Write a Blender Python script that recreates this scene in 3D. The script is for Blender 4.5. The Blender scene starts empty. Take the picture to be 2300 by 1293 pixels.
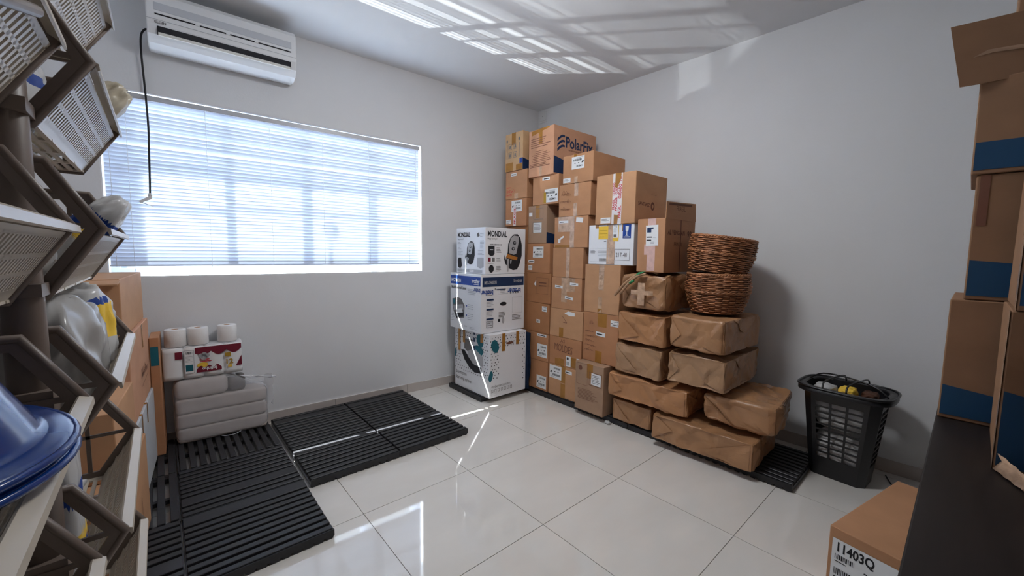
import bpy, bmesh, math, random
from mathutils import Vector, Matrix, noise
random.seed(7)
SC = bpy.context.scene
COL = SC.collection
PI = math.pi
H = 2.729                      # ceiling height
WA = math.atan(-0.04432)       # the window wall stands 2.5 degrees off the tile grid
TB = 0.0213                    # the right wall drifts outwards by this much per metre

# ------------------------------------------------------------------ camera
cam = bpy.data.cameras.new('camera'); cam_o = bpy.data.objects.new('camera', cam); COL.objects.link(cam_o)
cam.sensor_width = 36.0; cam.sensor_fit = 'HORIZONTAL'; cam.lens = 902.75 / 2300 * 36.0
cam.clip_start = 0.02
yaw, pit, rol = 0.7199, -0.0880, 0.0146
_f = Vector((math.sin(yaw)*math.cos(pit), math.cos(yaw)*math.cos(pit), math.sin(pit)))
_r = Vector((math.cos(yaw), -math.sin(yaw), 0)); _u = _r.cross(_f)
_r, _u = _r*math.cos(rol) + _u*math.sin(rol), _u*math.cos(rol) - _r*math.sin(rol)
_m = Matrix((_r, _u, -_f)).transposed().to_4x4(); _m.translation = (-3.086, -3.135, 1.245)
cam_o.matrix_world = _m
SC.camera = cam_o

# ------------------------------------------------------------------ world, sun, exposure
SC.view_settings.view_transform = 'Standard'
SC.view_settings.look = 'None'
SC.view_settings.gamma = 1.0
SC.view_settings.use_curve_mapping = False
SC.view_settings.exposure = 0.15
SC.cycles.use_denoising = True
SC.cycles.max_bounces = 10
SC.cycles.diffuse_bounces = 6
SC.cycles.glossy_bounces = 4
SC.cycles.transmission_bounces = 6
SC.cycles.transparent_max_bounces = 12
SC.cycles.caustics_reflective = False
SC.cycles.caustics_refractive = False
SC.cycles.sample_clamp_indirect = 6.0

W = bpy.data.worlds.new('daylight'); SC.world = W; W.use_nodes = True
nt = W.node_tree; nt.nodes.clear()
_o = nt.nodes.new('ShaderNodeOutputWorld'); _b = nt.nodes.new('ShaderNodeBackground')
_b.inputs['Color'].default_value = (0.90, 0.945, 1.0, 1); _b.inputs['Strength'].default_value = 3.0
nt.links.new(_b.outputs[0], _o.inputs[0])

def lamp(name, typ, loc, direction, energy, color=(1, 1, 1), **kw):
    l = bpy.data.lights.new(name, typ); o = bpy.data.objects.new(name, l); COL.objects.link(o)
    o.location = loc; o.rotation_euler = Vector(direction).to_track_quat('-Z', 'Y').to_euler()
    l.energy = energy; l.color = color
    for k, v in kw.items(): setattr(l, k, v)
    return o
SUN_DIR = Vector((0.80, -1.0, -1.47))
lamp('sun', 'SUN', (-3, 4, 5), SUN_DIR, 95.0, (1.0, 0.96, 0.90), angle=0.006)
# spot standing in for sunlight reflected up from outside onto the ceiling
GL = Vector((0.89, -1.0, 0.84))
_gp = Vector((-2.0, 0.12, 1.95)) - GL*5.0
lamp('street_glint', 'SPOT', _gp, GL, 10000.0, (1.0, 0.97, 0.92), spot_size=math.radians(32), spot_blend=0.4, shadow_soft_size=0.05)

# ------------------------------------------------------------------ materials
MATS = {}
def mat(name, col, rough=0.6, spec=0.4, metal=0.0, noise_amt=0.0, noise_scale=8.0, bump=0.0, bump_scale=40.0,
        trans=0.0, coat=0.0, alpha=1.0, stretch=(1, 1, 1), detail=4.0, ridged=False):
    if name in MATS: return MATS[name]
    m = bpy.data.materials.new(name); m.use_nodes = True; MATS[name] = m
    n = m.node_tree; p = n.nodes['Principled BSDF']
    p.inputs['Base Color'].default_value = (*col, 1); p.inputs['Roughness'].default_value = rough
    p.inputs['Specular IOR Level'].default_value = spec; p.inputs['Metallic'].default_value = metal
    p.inputs['Coat Weight'].default_value = coat; p.inputs['Alpha'].default_value = alpha
    if noise_amt or bump:
        tc = n.nodes.new('ShaderNodeTexCoord'); mp = n.nodes.new('ShaderNodeMapping')
        mp.inputs['Scale'].default_value = stretch
        n.links.new(tc.outputs['Object'], mp.inputs['Vector'])
    if noise_amt:
        t = n.nodes.new('ShaderNodeTexNoise'); t.inputs['Scale'].default_value = noise_scale; t.inputs['Detail'].default_value = detail
        n.links.new(mp.outputs[0], t.inputs['Vector'])
        cr = n.nodes.new('ShaderNodeValToRGB')
        a, b = 1 - noise_amt, 1 + noise_amt
        cr.color_ramp.elements[0].position = 0.3; cr.color_ramp.elements[1].position = 0.7
        cr.color_ramp.elements[0].color = (*[min(1, c*a) for c in col], 1)
        cr.color_ramp.elements[1].color = (*[min(1, c*b) for c in col], 1)
        n.links.new(t.outputs['Fac'], cr.inputs['Fac']); n.links.new(cr.outputs['Color'], p.inputs['Base Color'])
    if bump:
        t2 = n.nodes.new('ShaderNodeTexNoise'); t2.inputs['Scale'].default_value = bump_scale; t2.inputs['Detail'].default_value = 6
        if ridged: t2.noise_type = 'RIDGED_MULTIFRACTAL'; t2.inputs['Detail'].default_value = 3; t2.inputs['Roughness'].default_value = 0.4
        n.links.new(mp.outputs[0], t2.inputs['Vector'])
        bp = n.nodes.new('ShaderNodeBump'); bp.inputs['Strength'].default_value = bump; bp.inputs['Distance'].default_value = 0.01
        n.links.new(t2.outputs['Fac'], bp.inputs['Height']); n.links.new(bp.outputs['Normal'], p.inputs['Normal'])
    if trans:
        tr = n.nodes.new('ShaderNodeBsdfTranslucent'); tr.inputs['Color'].default_value = (*col, 1)
        mx = n.nodes.new('ShaderNodeMixShader'); mx.inputs[0].default_value = trans
        n.links.new(p.outputs[0], mx.inputs[1]); n.links.new(tr.outputs[0], mx.inputs[2])
        n.links.new(mx.outputs[0], n.nodes['Material Output'].inputs[0])
    return m
def clear_mat(name, tint, rough, opac, wrinkle=0.0):
    """thin clear sheet: part see-through, part glossy"""
    m = bpy.data.materials.new(name); m.use_nodes = True; MATS[name] = m
    n = m.node_tree; n.nodes.clear(); o = n.nodes.new('ShaderNodeOutputMaterial')
    t = n.nodes.new('ShaderNodeBsdfTransparent'); t.inputs[0].default_value = (*tint, 1)
    p = n.nodes.new('ShaderNodeBsdfPrincipled'); p.inputs['Base Color'].default_value = (*tint, 1); p.inputs['Roughness'].default_value = rough
    if wrinkle:
        tc = n.nodes.new('ShaderNodeTexCoord'); tx = n.nodes.new('ShaderNodeTexNoise'); tx.noise_type = 'RIDGED_MULTIFRACTAL'; tx.inputs['Scale'].default_value = 16; tx.inputs['Detail'].default_value = 3
        bp = n.nodes.new('ShaderNodeBump'); bp.inputs['Strength'].default_value = wrinkle; bp.inputs['Distance'].default_value = 0.01
        n.links.new(tc.outputs['Object'], tx.inputs['Vector']); n.links.new(tx.outputs['Fac'], bp.inputs['Height']); n.links.new(bp.outputs['Normal'], p.inputs['Normal'])
    lf = n.nodes.new('ShaderNodeLayerWeight'); lf.inputs['Blend'].default_value = 0.5; lw = n.nodes.new('ShaderNodeMath'); lw.operation = 'POWER'; lw.inputs[1].default_value = 4.0; n.links.new(lf.outputs['Facing'], lw.inputs[0])
    ad = n.nodes.new('ShaderNodeMath'); ad.operation = 'ADD'; ad.use_clamp = True; ad.inputs[1].default_value = opac
    mx = n.nodes.new('ShaderNodeMixShader')
    n.links.new(lw.outputs[0], ad.inputs[0]); n.links.new(ad.outputs[0], mx.inputs[0])
    n.links.new(t.outputs[0], mx.inputs[1]); n.links.new(p.outputs[0], mx.inputs[2]); n.links.new(mx.outputs[0], o.inputs[0])
    return m
WALLC = (0.73, 0.735, 0.75)
mat('wall_paint', WALLC, 0.75, 0.2, noise_amt=0.015, noise_scale=3, bump=0.05, bump_scale=90)
mat('ceiling_paint', (0.76, 0.775, 0.80), 0.85, 0.15, noise_amt=0.01, noise_scale=2)
mat('reveal_paint', (0.82, 0.83, 0.85), 0.6, 0.3)
mat('porcelain', (0.72, 0.69, 0.645), 0.045, 0.95, noise_amt=0.045, noise_scale=2.2, detail=5, stretch=(1, 2.2, 1))
mat('porcelain_skirting', (0.50, 0.45, 0.42), 0.18, 0.5, noise_amt=0.04, noise_scale=5)
mat('grout', (0.20, 0.19, 0.18), 0.9, 0.1)
mat('joint_white', (0.75, 0.74, 0.72), 0.8, 0.2)
CARD = {'tan': (0.45, 0.232, 0.122), 'pink': (0.53, 0.28, 0.17), 'beige': (0.55, 0.35, 0.19), 'brown': (0.36, 0.165, 0.075), 'umber': (0.26, 0.145, 0.082),  # last tint here is brown cardboard darkened for shade on the table cartons
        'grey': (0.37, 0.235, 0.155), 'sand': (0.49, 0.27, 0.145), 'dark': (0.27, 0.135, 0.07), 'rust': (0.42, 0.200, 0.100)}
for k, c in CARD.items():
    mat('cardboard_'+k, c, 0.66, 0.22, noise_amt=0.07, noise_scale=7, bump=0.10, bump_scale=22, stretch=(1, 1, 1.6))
mat('cardboard_white', (0.76, 0.77, 0.80), 0.24, 0.5, noise_amt=0.02, noise_scale=6)
mat('cardboard_grey_white', (0.52, 0.54, 0.56), 0.55, 0.3, noise_amt=0.03, noise_scale=6)
mat('card_edge', (0.30, 0.17, 0.09), 0.85, 0.1)
mat('tape_brown', (0.34, 0.155, 0.03), 0.22, 0.5, noise_amt=0.12, noise_scale=20, bump=0.15, bump_scale=30)
mat('tape_clear', (0.50, 0.33, 0.22), 0.12, 0.7, noise_amt=0.25, noise_scale=26, bump=0.5, bump_scale=34)
mat('tape_pink', (0.66, 0.44, 0.40), 0.25, 0.5, noise_amt=0.12, noise_scale=24, bump=0.2, bump_scale=30)
mat('tape_white', (0.72, 0.68, 0.68), 0.3, 0.5)
mat('paper_white', (0.78, 0.79, 0.80), 0.6, 0.3)
mat('ink_black', (0.022, 0.022, 0.026), 0.7, 0.2)
mat('ink_grey', (0.16, 0.15, 0.15), 0.7, 0.2)
mat('ink_pale', (0.42, 0.43, 0.46), 0.7, 0.2)
mat('ink_brown', (0.17, 0.075, 0.05), 0.75, 0.2)
mat('ink_red', (0.50, 0.018, 0.03), 0.6, 0.2)
mat('ink_blue', (0.012, 0.05, 0.26), 0.55, 0.3)
mat('ink_navy', (0.010, 0.028, 0.085), 0.6, 0.3)
mat('ink_band', (0.012, 0.055, 0.125), 0.6, 0.3)
mat('ink_yellow', (0.80, 0.52, 0.06), 0.6, 0.3)
mat('ink_ochre', (0.40, 0.24, 0.03), 0.7, 0.2)
mat('ink_teal', (0.012, 0.12, 0.16), 0.5, 0.3)
mat('ink_silver', (0.38, 0.38, 0.40), 0.45, 0.4)
mat('ink_orange', (0.42, 0.16, 0.03), 0.6, 0.3)
mat('ink_wine', (0.17, 0.012, 0.03), 0.5, 0.3)
mat('kraft', (0.37, 0.195, 0.095), 0.33, 0.5, noise_amt=0.10, noise_scale=6, bump=0.35, bump_scale=11, ridged=True, stretch=(1, 1, 1.5))
mat('kraft_orange', (0.43, 0.21, 0.095), 0.35, 0.45, noise_amt=0.08, noise_scale=5, bump=0.35, bump_scale=11, ridged=True)
mat('kraft_dull', (0.38, 0.225, 0.125), 0.33, 0.45, noise_amt=0.10, noise_scale=7, bump=0.35, bump_scale=11, ridged=True)
mat('black_plastic', (0.018, 0.018, 0.021), 0.42, 0.4, bump=0.06, bump_scale=60)
mat('black_gloss', (0.010, 0.010, 0.012), 0.30, 0.5)
mat('basket_plastic', (0.50, 0.44, 0.36), 0.35, 0.45, noise_amt=0.03, noise_scale=10)
mat('frame_plastic', (0.15, 0.115, 0.095), 0.42, 0.4, noise_amt=0.06, noise_scale=12)  # brown frame colour, darkened for the backlit shade on the side panels
mat('ac_white', (0.74, 0.74, 0.745), 0.35, 0.45)
mat('ac_grey', (0.50, 0.51, 0.54), 0.35, 0.45)
mat('ac_louver', (0.68, 0.66, 0.60), 0.4, 0.4)
mat('blue_plastic', (0.004, 0.032, 0.17), 0.16, 0.4)
mat('tissue', (0.80, 0.79, 0.78), 0.9, 0.1, noise_amt=0.02, noise_scale=30, bump=0.1, bump_scale=120)
mat('towel_paper', (0.62, 0.57, 0.53), 0.9, 0.1, noise_amt=0.04, noise_scale=18, bump=0.1, bump_scale=70)
mat('wicker', (0.38, 0.165, 0.075), 0.42, 0.45, noise_amt=0.35, noise_scale=16, bump=0.1, bump_scale=60)
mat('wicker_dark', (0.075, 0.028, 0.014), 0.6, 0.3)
mat('dark_wood', (0.013, 0.009, 0.008), 0.5, 0.3, noise_amt=0.25, noise_scale=5, stretch=(1, 9, 9))
mat('alu', (0.62, 0.64, 0.67), 0.35, 0.5, metal=0.6)
mat('window_pvc', (0.70, 0.73, 0.78), 0.4, 0.4)
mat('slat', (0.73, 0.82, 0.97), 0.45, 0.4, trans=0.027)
mat('cord', (0.78, 0.80, 0.84), 0.8, 0.2)
mat('rubber_black', (0.012, 0.013, 0.016), 0.5, 0.35)
mat('navy_cloth', (0.012, 0.022, 0.05), 0.9, 0.1, noise_amt=0.2, noise_scale=20, bump=0.3, bump_scale=40)
mat('bag_white', (0.70, 0.70, 0.70), 0.22, 0.5, trans=0.30, bump=0.22, bump_scale=6, ridged=True)
mat('bag_grey', (0.46, 0.45, 0.44), 0.22, 0.55, trans=0.22, bump=0.22, bump_scale=6, ridged=True)
mat('bag_straw', (0.62, 0.56, 0.44), 0.25, 0.5, trans=0.25, bump=0.22, bump_scale=6, ridged=True)
mat('green_ribbon', (0.02, 0.20, 0.07), 0.4, 0.4)
mat('outdoor_wall', (0.80, 0.80, 0.80), 0.9, 0.1)
mat('pavement', (0.72, 0.71, 0.69), 0.9, 0.1, noise_amt=0.05, noise_scale=2)
m = mat('fill_opal', (0.9, 0.9, 0.9), 0.4); _p = m.node_tree.nodes['Principled BSDF']
_p.inputs['Emission Color'].default_value = (0.97, 0.985, 1.0, 1); _p.inputs['Emission Strength'].default_value = 41.0  # glow of the added fill lamp
clear_mat('window_glass', (0.93, 0.97, 1.0), 0.02, 0.02)
clear_mat('film', (0.90, 0.90, 0.92), 0.14, 0.22, 0.8)

# ------------------------------------------------------------------ object helpers
def link(name, me, parent=None):
    o = bpy.data.objects.new(name, me); COL.objects.link(o)
    if parent: o.parent = parent
    return o
def tag(o, label, cat, group=None, kind=None):
    if label: o['label'] = label
    if cat: o['category'] = cat
    if group: o['group'] = group
    if kind: o['kind'] = kind
    return o
def thing(name, label, cat, loc=(0, 0, 0), rz=0.0, group=None, rot=None):
    o = bpy.data.objects.new(name, None); COL.objects.link(o); o.empty_display_size = 0.05
    o.location = loc; o.rotation_euler = rot if rot else (0, 0, rz)
    return tag(o, label, cat, group)
class MB:
    """collects polygons; build() links them as one mesh object"""
    def __init__(s): s.v = []; s.f = []; s.mi = []; s.ms = []; s.sm = []
    def m(s, name):
        if name not in s.ms: s.ms.append(name)
        return s.ms.index(name)
    def add(s, verts, faces, mname, smooth=False):
        k = len(s.v); s.v += [tuple(p) for p in verts]; i = s.m(mname)
        for f in faces: s.f.append(tuple(j+k for j in f)); s.mi.append(i); s.sm.append(smooth)
    def box(s, a, b, mname, rot=None, org=None):
        x0, y0, z0 = a; x1, y1, z1 = b
        vs = [Vector(p) for p in ((x0,y0,z0),(x1,y0,z0),(x1,y1,z0),(x0,y1,z0),(x0,y0,z1),(x1,y0,z1),(x1,y1,z1),(x0,y1,z1))]
        if rot is not None:
            c = Vector(org) if org is not None else sum(vs, Vector())/8
            vs = [c + rot @ (v-c) for v in vs]
        s.add(vs, [(0,3,2,1),(4,5,6,7),(0,1,5,4),(1,2,6,5),(2,3,7,6),(3,0,4,7)], mname)
    def bbox(s, a, b, mname, bev=0.004, seg=2, jit=0.0):
        bm = bmesh.new(); bmesh.ops.create_cube(bm, size=1)
        for v in bm.verts:
            v.co = Vector([a[i] + (v.co[i]+0.5)*(b[i]-a[i]) for i in range(3)])
            if jit: v.co += Vector([random.uniform(-jit, jit) for _ in range(3)])
        bmesh.ops.bevel(bm, geom=bm.edges[:], offset=bev, segments=seg, profile=0.5, affect='EDGES')
        s.bm(bm, mname)
    def bm(s, bm, mname, smooth=False):
        bm.verts.ensure_lookup_table(); bm.verts.index_update()
        s.add([v.co.copy() for v in bm.verts], [[v.index for v in f.verts] for f in bm.faces], mname, smooth); bm.free()
    def tube(s, pts, r, mname, n=8, closed=False, smooth=True, caps=True):
        pts = [Vector(p) for p in pts]; N = len(pts); vs = []; fs = []
        up = Vector((0, 0, 1)); prev = None
        for i, p in enumerate(pts):
            t = (pts[(i+1) % N] - pts[i-1]) if closed else (pts[min(i+1, N-1)] - pts[max(i-1, 0)])
            t.normalize()
            if prev is None:
                a = t.cross(up if abs(t.z) < 0.9 else Vector((1, 0, 0))).normalized()
            else:
                a = (prev - t*prev.dot(t)).normalized()
            prev = a; b = t.cross(a); rr = r[i] if isinstance(r, (list, tuple)) else r
            for k in range(n):
                q = 2*PI*k/n; vs.append(p + (a*math.cos(q) + b*math.sin(q))*rr)
        for i in range(N if closed else N-1):
            j = (i+1) % N
            for k in range(n): fs.append((i*n+k, i*n+(k+1) % n, j*n+(k+1) % n, j*n+k))
        if not closed and caps: fs += [tuple(range(n))[::-1], tuple((N-1)*n+k for k in range(n))]
        s.add(vs, fs, mname, smooth)
    def lathe(s, prof, mname, n=32, smooth=True, org=(0, 0, 0)):
        vs = []; fs = []; M = len(prof)
        for k in range(n):
            q = 2*PI*k/n
            for r, z in prof: vs.append((org[0]+r*math.cos(q), org[1]+r*math.sin(q), org[2]+z))
        for k in range(n):
            j = (k+1) % n
            for i in range(M-1): fs.append((k*M+i, j*M+i, j*M+i+1, k*M+i+1))
        s.add(vs, fs, mname, smooth)
    def prism(s, prof, a, b, mname, axis='x', smooth=False):
        """extrude a closed 2-D profile from a to b along an axis"""
        n = len(prof)
        def P(p, t): return (t, p[0], p[1]) if axis == 'x' else ((p[0], t, p[1]) if axis == 'y' else (p[0], p[1], t))
        vs = [P(p, a) for p in prof] + [P(p, b) for p in prof]
        fs = [tuple(range(n)), tuple(range(2*n-1, n-1, -1))] + [(i, i+n, (i+1) % n + n, (i+1) % n) for i in range(n)]
        s.add(vs, fs, mname, smooth)
    def mesh(s, name):
        me = bpy.data.meshes.new(name); me.from_pydata(s.v, [], s.f)
        for nme in s.ms: me.materials.append(MATS[nme])
        me.polygons.foreach_set('material_index', s.mi); me.polygons.foreach_set('use_smooth', s.sm)
        me.update(); return me
    def build(s, name, parent=None): return link(name, s.mesh(name), parent)
def fixn(o):
    bm = bmesh.new(); bm.from_mesh(o.data); bmesh.ops.recalc_face_normals(bm, faces=bm.faces[:]); bm.to_mesh(o.data); bm.free(); return o

# ------------------------------------------------------------------ glyphs for lettering
GLY = {}
def make_glyphs(chars):
    tmp = []
    for style, off in (('r', 0.0), ('b', 0.028)):
        for c in chars + '\x00':
            for suf in ('', '|'):
                if c == ' ' and suf == '': continue
                s = ('' if c == '\x00' else c) + suf
                if not s: continue
                cu = bpy.data.curves.new('g', 'FONT'); cu.body = s; cu.size = 1.0; cu.offset = off; cu.resolution_u = 3
                o = bpy.data.objects.new('g', cu); COL.objects.link(o); tmp.append((style, c, suf, o))
    bpy.context.view_layer.update(); dg = bpy.context.evaluated_depsgraph_get(); mx = {}
    for style, c, suf, o in tmp:
        me = o.evaluated_get(dg).to_mesh()
        if suf == '':
            GLY[style, c] = ([v.co.copy() for v in me.vertices], [tuple(p.vertices) for p in me.polygons])
        mx[style, c, suf] = max((v.co.x for v in me.vertices), default=0)
        o.evaluated_get(dg).to_mesh_clear()
    for style in 'rb':
        for c in chars: GLY[style, c, 'adv'] = mx[style, c, '|'] - mx[style, '\x00', '|']
        if (style, ' ') not in GLY: GLY[style, ' '] = ([], [])
    for *_, o in tmp:
        cu = o.data; bpy.data.objects.remove(o); bpy.data.curves.remove(cu)
make_glyphs('ABCDEFGHIJKLMNOPQRSTUVWXYZabcdefghijklmnopqrstuvwxyz0123456789 -./:,$')
def text_polys(txt, size, style='r', width=None):
    x = 0; vs = []; fs = []
    for c in txt:
        g = GLY[style, c]; k = len(vs)
        vs += [(p.x + x, p.y) for p in g[0]]; fs += [tuple(i+k for i in f) for f in g[1]]
        x += GLY[style, c, 'adv']
    sc = size/0.72
    sx = (width/x) if width else sc
    return [(a*sx, b*sc) for a, b in vs], fs, x*sx

# ------------------------------------------------------------------ decals: flat print on a quad face
class Face:
    """a quad (lower left, lower right, upper right, upper left, seen from outside); coordinates in metres from the lower left"""
    def __init__(s, ll, lr, ur, ul):
        s.c = [Vector(p) for p in (ll, lr, ur, ul)]
        s.w = (s.c[1]-s.c[0]).length; s.h = (s.c[3]-s.c[0]).length
        s.n = (s.c[1]-s.c[0]).cross(s.c[3]-s.c[0]).normalized()
    def P(s, u, v, off):
        a, b = u/s.w, v/s.h
        return s.c[0]*(1-a)*(1-b) + s.c[1]*a*(1-b) + s.c[2]*a*b + s.c[3]*(1-a)*b + s.n*off
class Decal:
    def __init__(s, face, off=0.0012): s.F = face; s.b = MB(); s.o = off; s.tx = []
    def poly(s, pts, m, lay=0): s.b.add([s.F.P(u, v, s.o + lay*0.0005) for u, v in pts], [tuple(range(len(pts)))], m); return s
    def rect(s, u, v, w, h, m, lay=0, rot=0.0):
        cu, cv = u+w/2, v+h/2; c, q = math.cos(rot), math.sin(rot)
        return s.poly([(cu + (x*c - y*q), cv + (x*q + y*c)) for x, y in ((-w/2,-h/2),(w/2,-h/2),(w/2,h/2),(-w/2,h/2))], m, lay)
    def frame(s, u, v, w, h, t, m, lay=0):
        s.rect(u, v, w, t, m, lay); s.rect(u, v+h-t, w, t, m, lay); s.rect(u, v, t, h, m, lay); return s.rect(u+w-t, v, t, h, m, lay)
    def disc(s, u, v, ru, rv, m, lay=0, n=16): return s.poly([(u+ru*math.cos(2*PI*k/n), v+rv*math.sin(2*PI*k/n)) for k in range(n)], m, lay)
    def text(s, t, u, v, size, m, lay=1, style='r', width=None, rot=0.0):
        vs, fs, w = text_polys(t, size, style, width); c, q = math.cos(rot), math.sin(rot)
        t_ = MB(); t_.add([s.F.P(u + x*c - y*q, v + x*q + y*c, s.o + lay*0.0005) for x, y in vs], fs, m); s.tx.append(t_); return s
    def lines(s, u, v, w, h, n, m, lay=1, t=None, seed=0, centre=False):
        r = random.Random(seed); p = h/n
        for i in range(n):
            ww = w*r.uniform(0.6, 1.0); x = u + ((w-ww)/2 if centre else 0)
            s.rect(x, v+h-(i+0.7)*p, ww, t or p*0.32, m, lay)
        return s
    def barcode(s, u, v, w, h, m='ink_black', lay=1, seed=0):
        r = random.Random(seed); x = 0
        while x < w:
            t = r.choice((0.0015, 0.002, 0.003, 0.0045)); g = r.choice((0.0015, 0.002, 0.003))
            s.rect(u+x, v, min(t, w-x), h, m, lay); x += t+g
        return s
    def stroke(s, pts, t, m, lay=1):
        for a, b in zip(pts, pts[1:]):
            d = Vector((b[0]-a[0], b[1]-a[1]))
            if d.length < 1e-6: continue
            k = Vector((-d.y, d.x)).normalized()*t/2
            s.poly([(a[0]+k.x, a[1]+k.y), (a[0]-k.x, a[1]-k.y), (b[0]-k.x, b[1]-k.y), (b[0]+k.x, b[1]+k.y)], m, lay)
        return s
    def scribble(s, u, v, w, h, m, seed=0, t=0.0022):
        """a line of looping handwriting"""
        r = random.Random(seed); n = max(3, int(w/0.014)); pts = []; st = w/n; up = 0.5
        for i in range(n):
            if r.random() < 0.14 and pts: s.stroke(pts, t, m); pts = []
            a = h*(r.uniform(0.75, 1.0) if r.random() < 0.3 else r.uniform(0.3, 0.5)); lp = r.uniform(0.2, 0.7)*st
            for k in range(9):
                q = 2*PI*k/8; pts.append((u + st*(i + k/8) - lp*math.sin(q), v + a*(0.5 - 0.5*math.cos(q)) + 0.002*math.sin(i)))
        return s.stroke(pts, t, m)
    def build(s, name, parent, label=None):
        """graphics as one part, every line of lettering as a part of its own"""
        o = None
        if s.b.f:
            o = s.b.build('printed_marks' if name == 'lettering' else name, parent)
            if label: o['label'] = label
            if len(s.b.f) > 6: o['kind'] = 'stuff'
        for t_ in s.tx: q = t_.build('handwriting' if name == 'handwriting' else 'lettering', parent); o = o or q
        return o
def ship_label(F, parent, u, v, w, h, seed=0, code=None, flip=False, off=0.0016):
    d = Decal(F, off); d.rect(u, v, w, h, 'paper_white')
    r = random.Random(seed)
    def q(a, b, ww, hh): return (u + (w*(1-a-ww) if flip else w*a), v + (h*(1-b-hh) if flip else h*b), w*ww, h*hh)
    d.barcode(*q(0.22, 0.20, 0.68, 0.17), seed=seed)
    d.lines(*q(0.08, 0.08, 0.55, 0.09), 2, 'ink_grey', seed=seed)
    for k in range(3): d.rect(*q(0.12+0.28*k, 0.50, 0.10, 0.06), 'ink_black', 1)
    d.rect(*q(0.06, 0.40, 0.12, 0.12), 'ink_black', 1)
    if code:
        x, y, ww, hh = q(0.10, 0.70, 0.52, 0.16)
        if flip: d.text(code, x+ww, y+hh, hh, 'ink_black', 1, 'b', width=ww, rot=PI)
        else: d.text(code, x, y, hh, 'ink_black', 1, 'b', width=ww)
    else: d.barcode(*q(0.35, 0.72, 0.55, 0.14), seed=seed+5)
    return d.build('label', parent)

# ------------------------------------------------------------------ cartons
class Carton:
    """box given by its extents; root Empty at the base centre, faces kept for print"""
    def __init__(s, label, x, y, z, tint='tan', rz=0.0, name='carton', cat='carton', jit=0.004, group=None, lean=(0, 0), mats=None):
        s.dx, s.dy, s.dz = x[1]-x[0], y[1]-y[0], z[1]-z[0]
        s.root = thing(name, label, cat, ((x[0]+x[1])/2, (y[0]+y[1])/2, z[0]), rz, group)
        hx, hy = s.dx/2, s.dy/2; R = random.Random(hash(label) % 1000003 if False else sum(map(ord, label)))
        j = lambda: -abs(R.uniform(0, jit))
        c = {}
        for ix in (-1, 1):
            for iy in (-1, 1):
                for iz in (0, 1):
                    c[ix, iy, iz] = Vector((ix*(hx + j()) + iz*lean[0], iy*(hy + j()) + iz*lean[1], iz*s.dz))
        s.c = c
        m = 'cardboard_'+tint
        bm = bmesh.new(); vv = {k: bm.verts.new(p) for k, p in c.items()}
        for f in (((-1,1,0),(-1,-1,0),(-1,-1,1),(-1,1,1)), ((-1,-1,0),(1,-1,0),(1,-1,1),(-1,-1,1)), ((1,-1,0),(1,1,0),(1,1,1),(1,-1,1)),
                  ((1,1,0),(-1,1,0),(-1,1,1),(1,1,1)), ((-1,-1,1),(1,-1,1),(1,1,1),(-1,1,1)), ((-1,1,0),(1,1,0),(1,-1,0),(-1,-1,0))):
            bm.faces.new([vv[k] for k in f])
        bmesh.ops.bevel(bm, geom=bm.edges[:], offset=0.0035, segments=2, profile=0.5, affect='EDGES')
        b = MB(); b.bm(bm, m); b.build('body', s.root)
        s.L = Face(c[-1,1,0], c[-1,-1,0], c[-1,-1,1], c[-1,1,1])     # faces -x
        s.R = Face(c[-1,-1,0], c[1,-1,0], c[1,-1,1], c[-1,-1,1])     # faces -y
        s.B = Face(c[1,1,0], c[-1,1,0], c[-1,1,1], c[1,1,1])         # faces +y
        s.X = Face(c[1,-1,0], c[1,1,0], c[1,1,1], c[1,-1,1])         # faces +x
        s.T = Face(c[-1,-1,1], c[1,-1,1], c[1,1,1], c[-1,1,1])       # top
    def tape(s, kind='tape_brown', u=None, w=0.05, drop=0.10, rise=0.0, top=True, face=None, off=0.0008):
        F = face or s.L; u = F.w/2 if u is None else u; d = Decal(F, off)
        if drop: d.rect(u-w/2, F.h-drop, w, drop, kind)
        if rise: d.rect(u-w/2, 0, w, rise, kind)
        if top and F is s.L:
            d2 = Decal(s.T, 0.0008); d2.rect(0, s.T.h-u-w/2, s.T.w, w, kind); d.b.add(d2.b.v, d2.b.f, kind)
        d.build('tape', s.root); return s
    def seam(s):
        d = Decal(s.T, 0.0006); d.rect(0, s.T.h/2-0.002, s.T.w, 0.004, 'card_edge'); d.build('flap_seam', s.root); return s
    def D(s, F, off=0.0012): return Decal(F, off)

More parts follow.
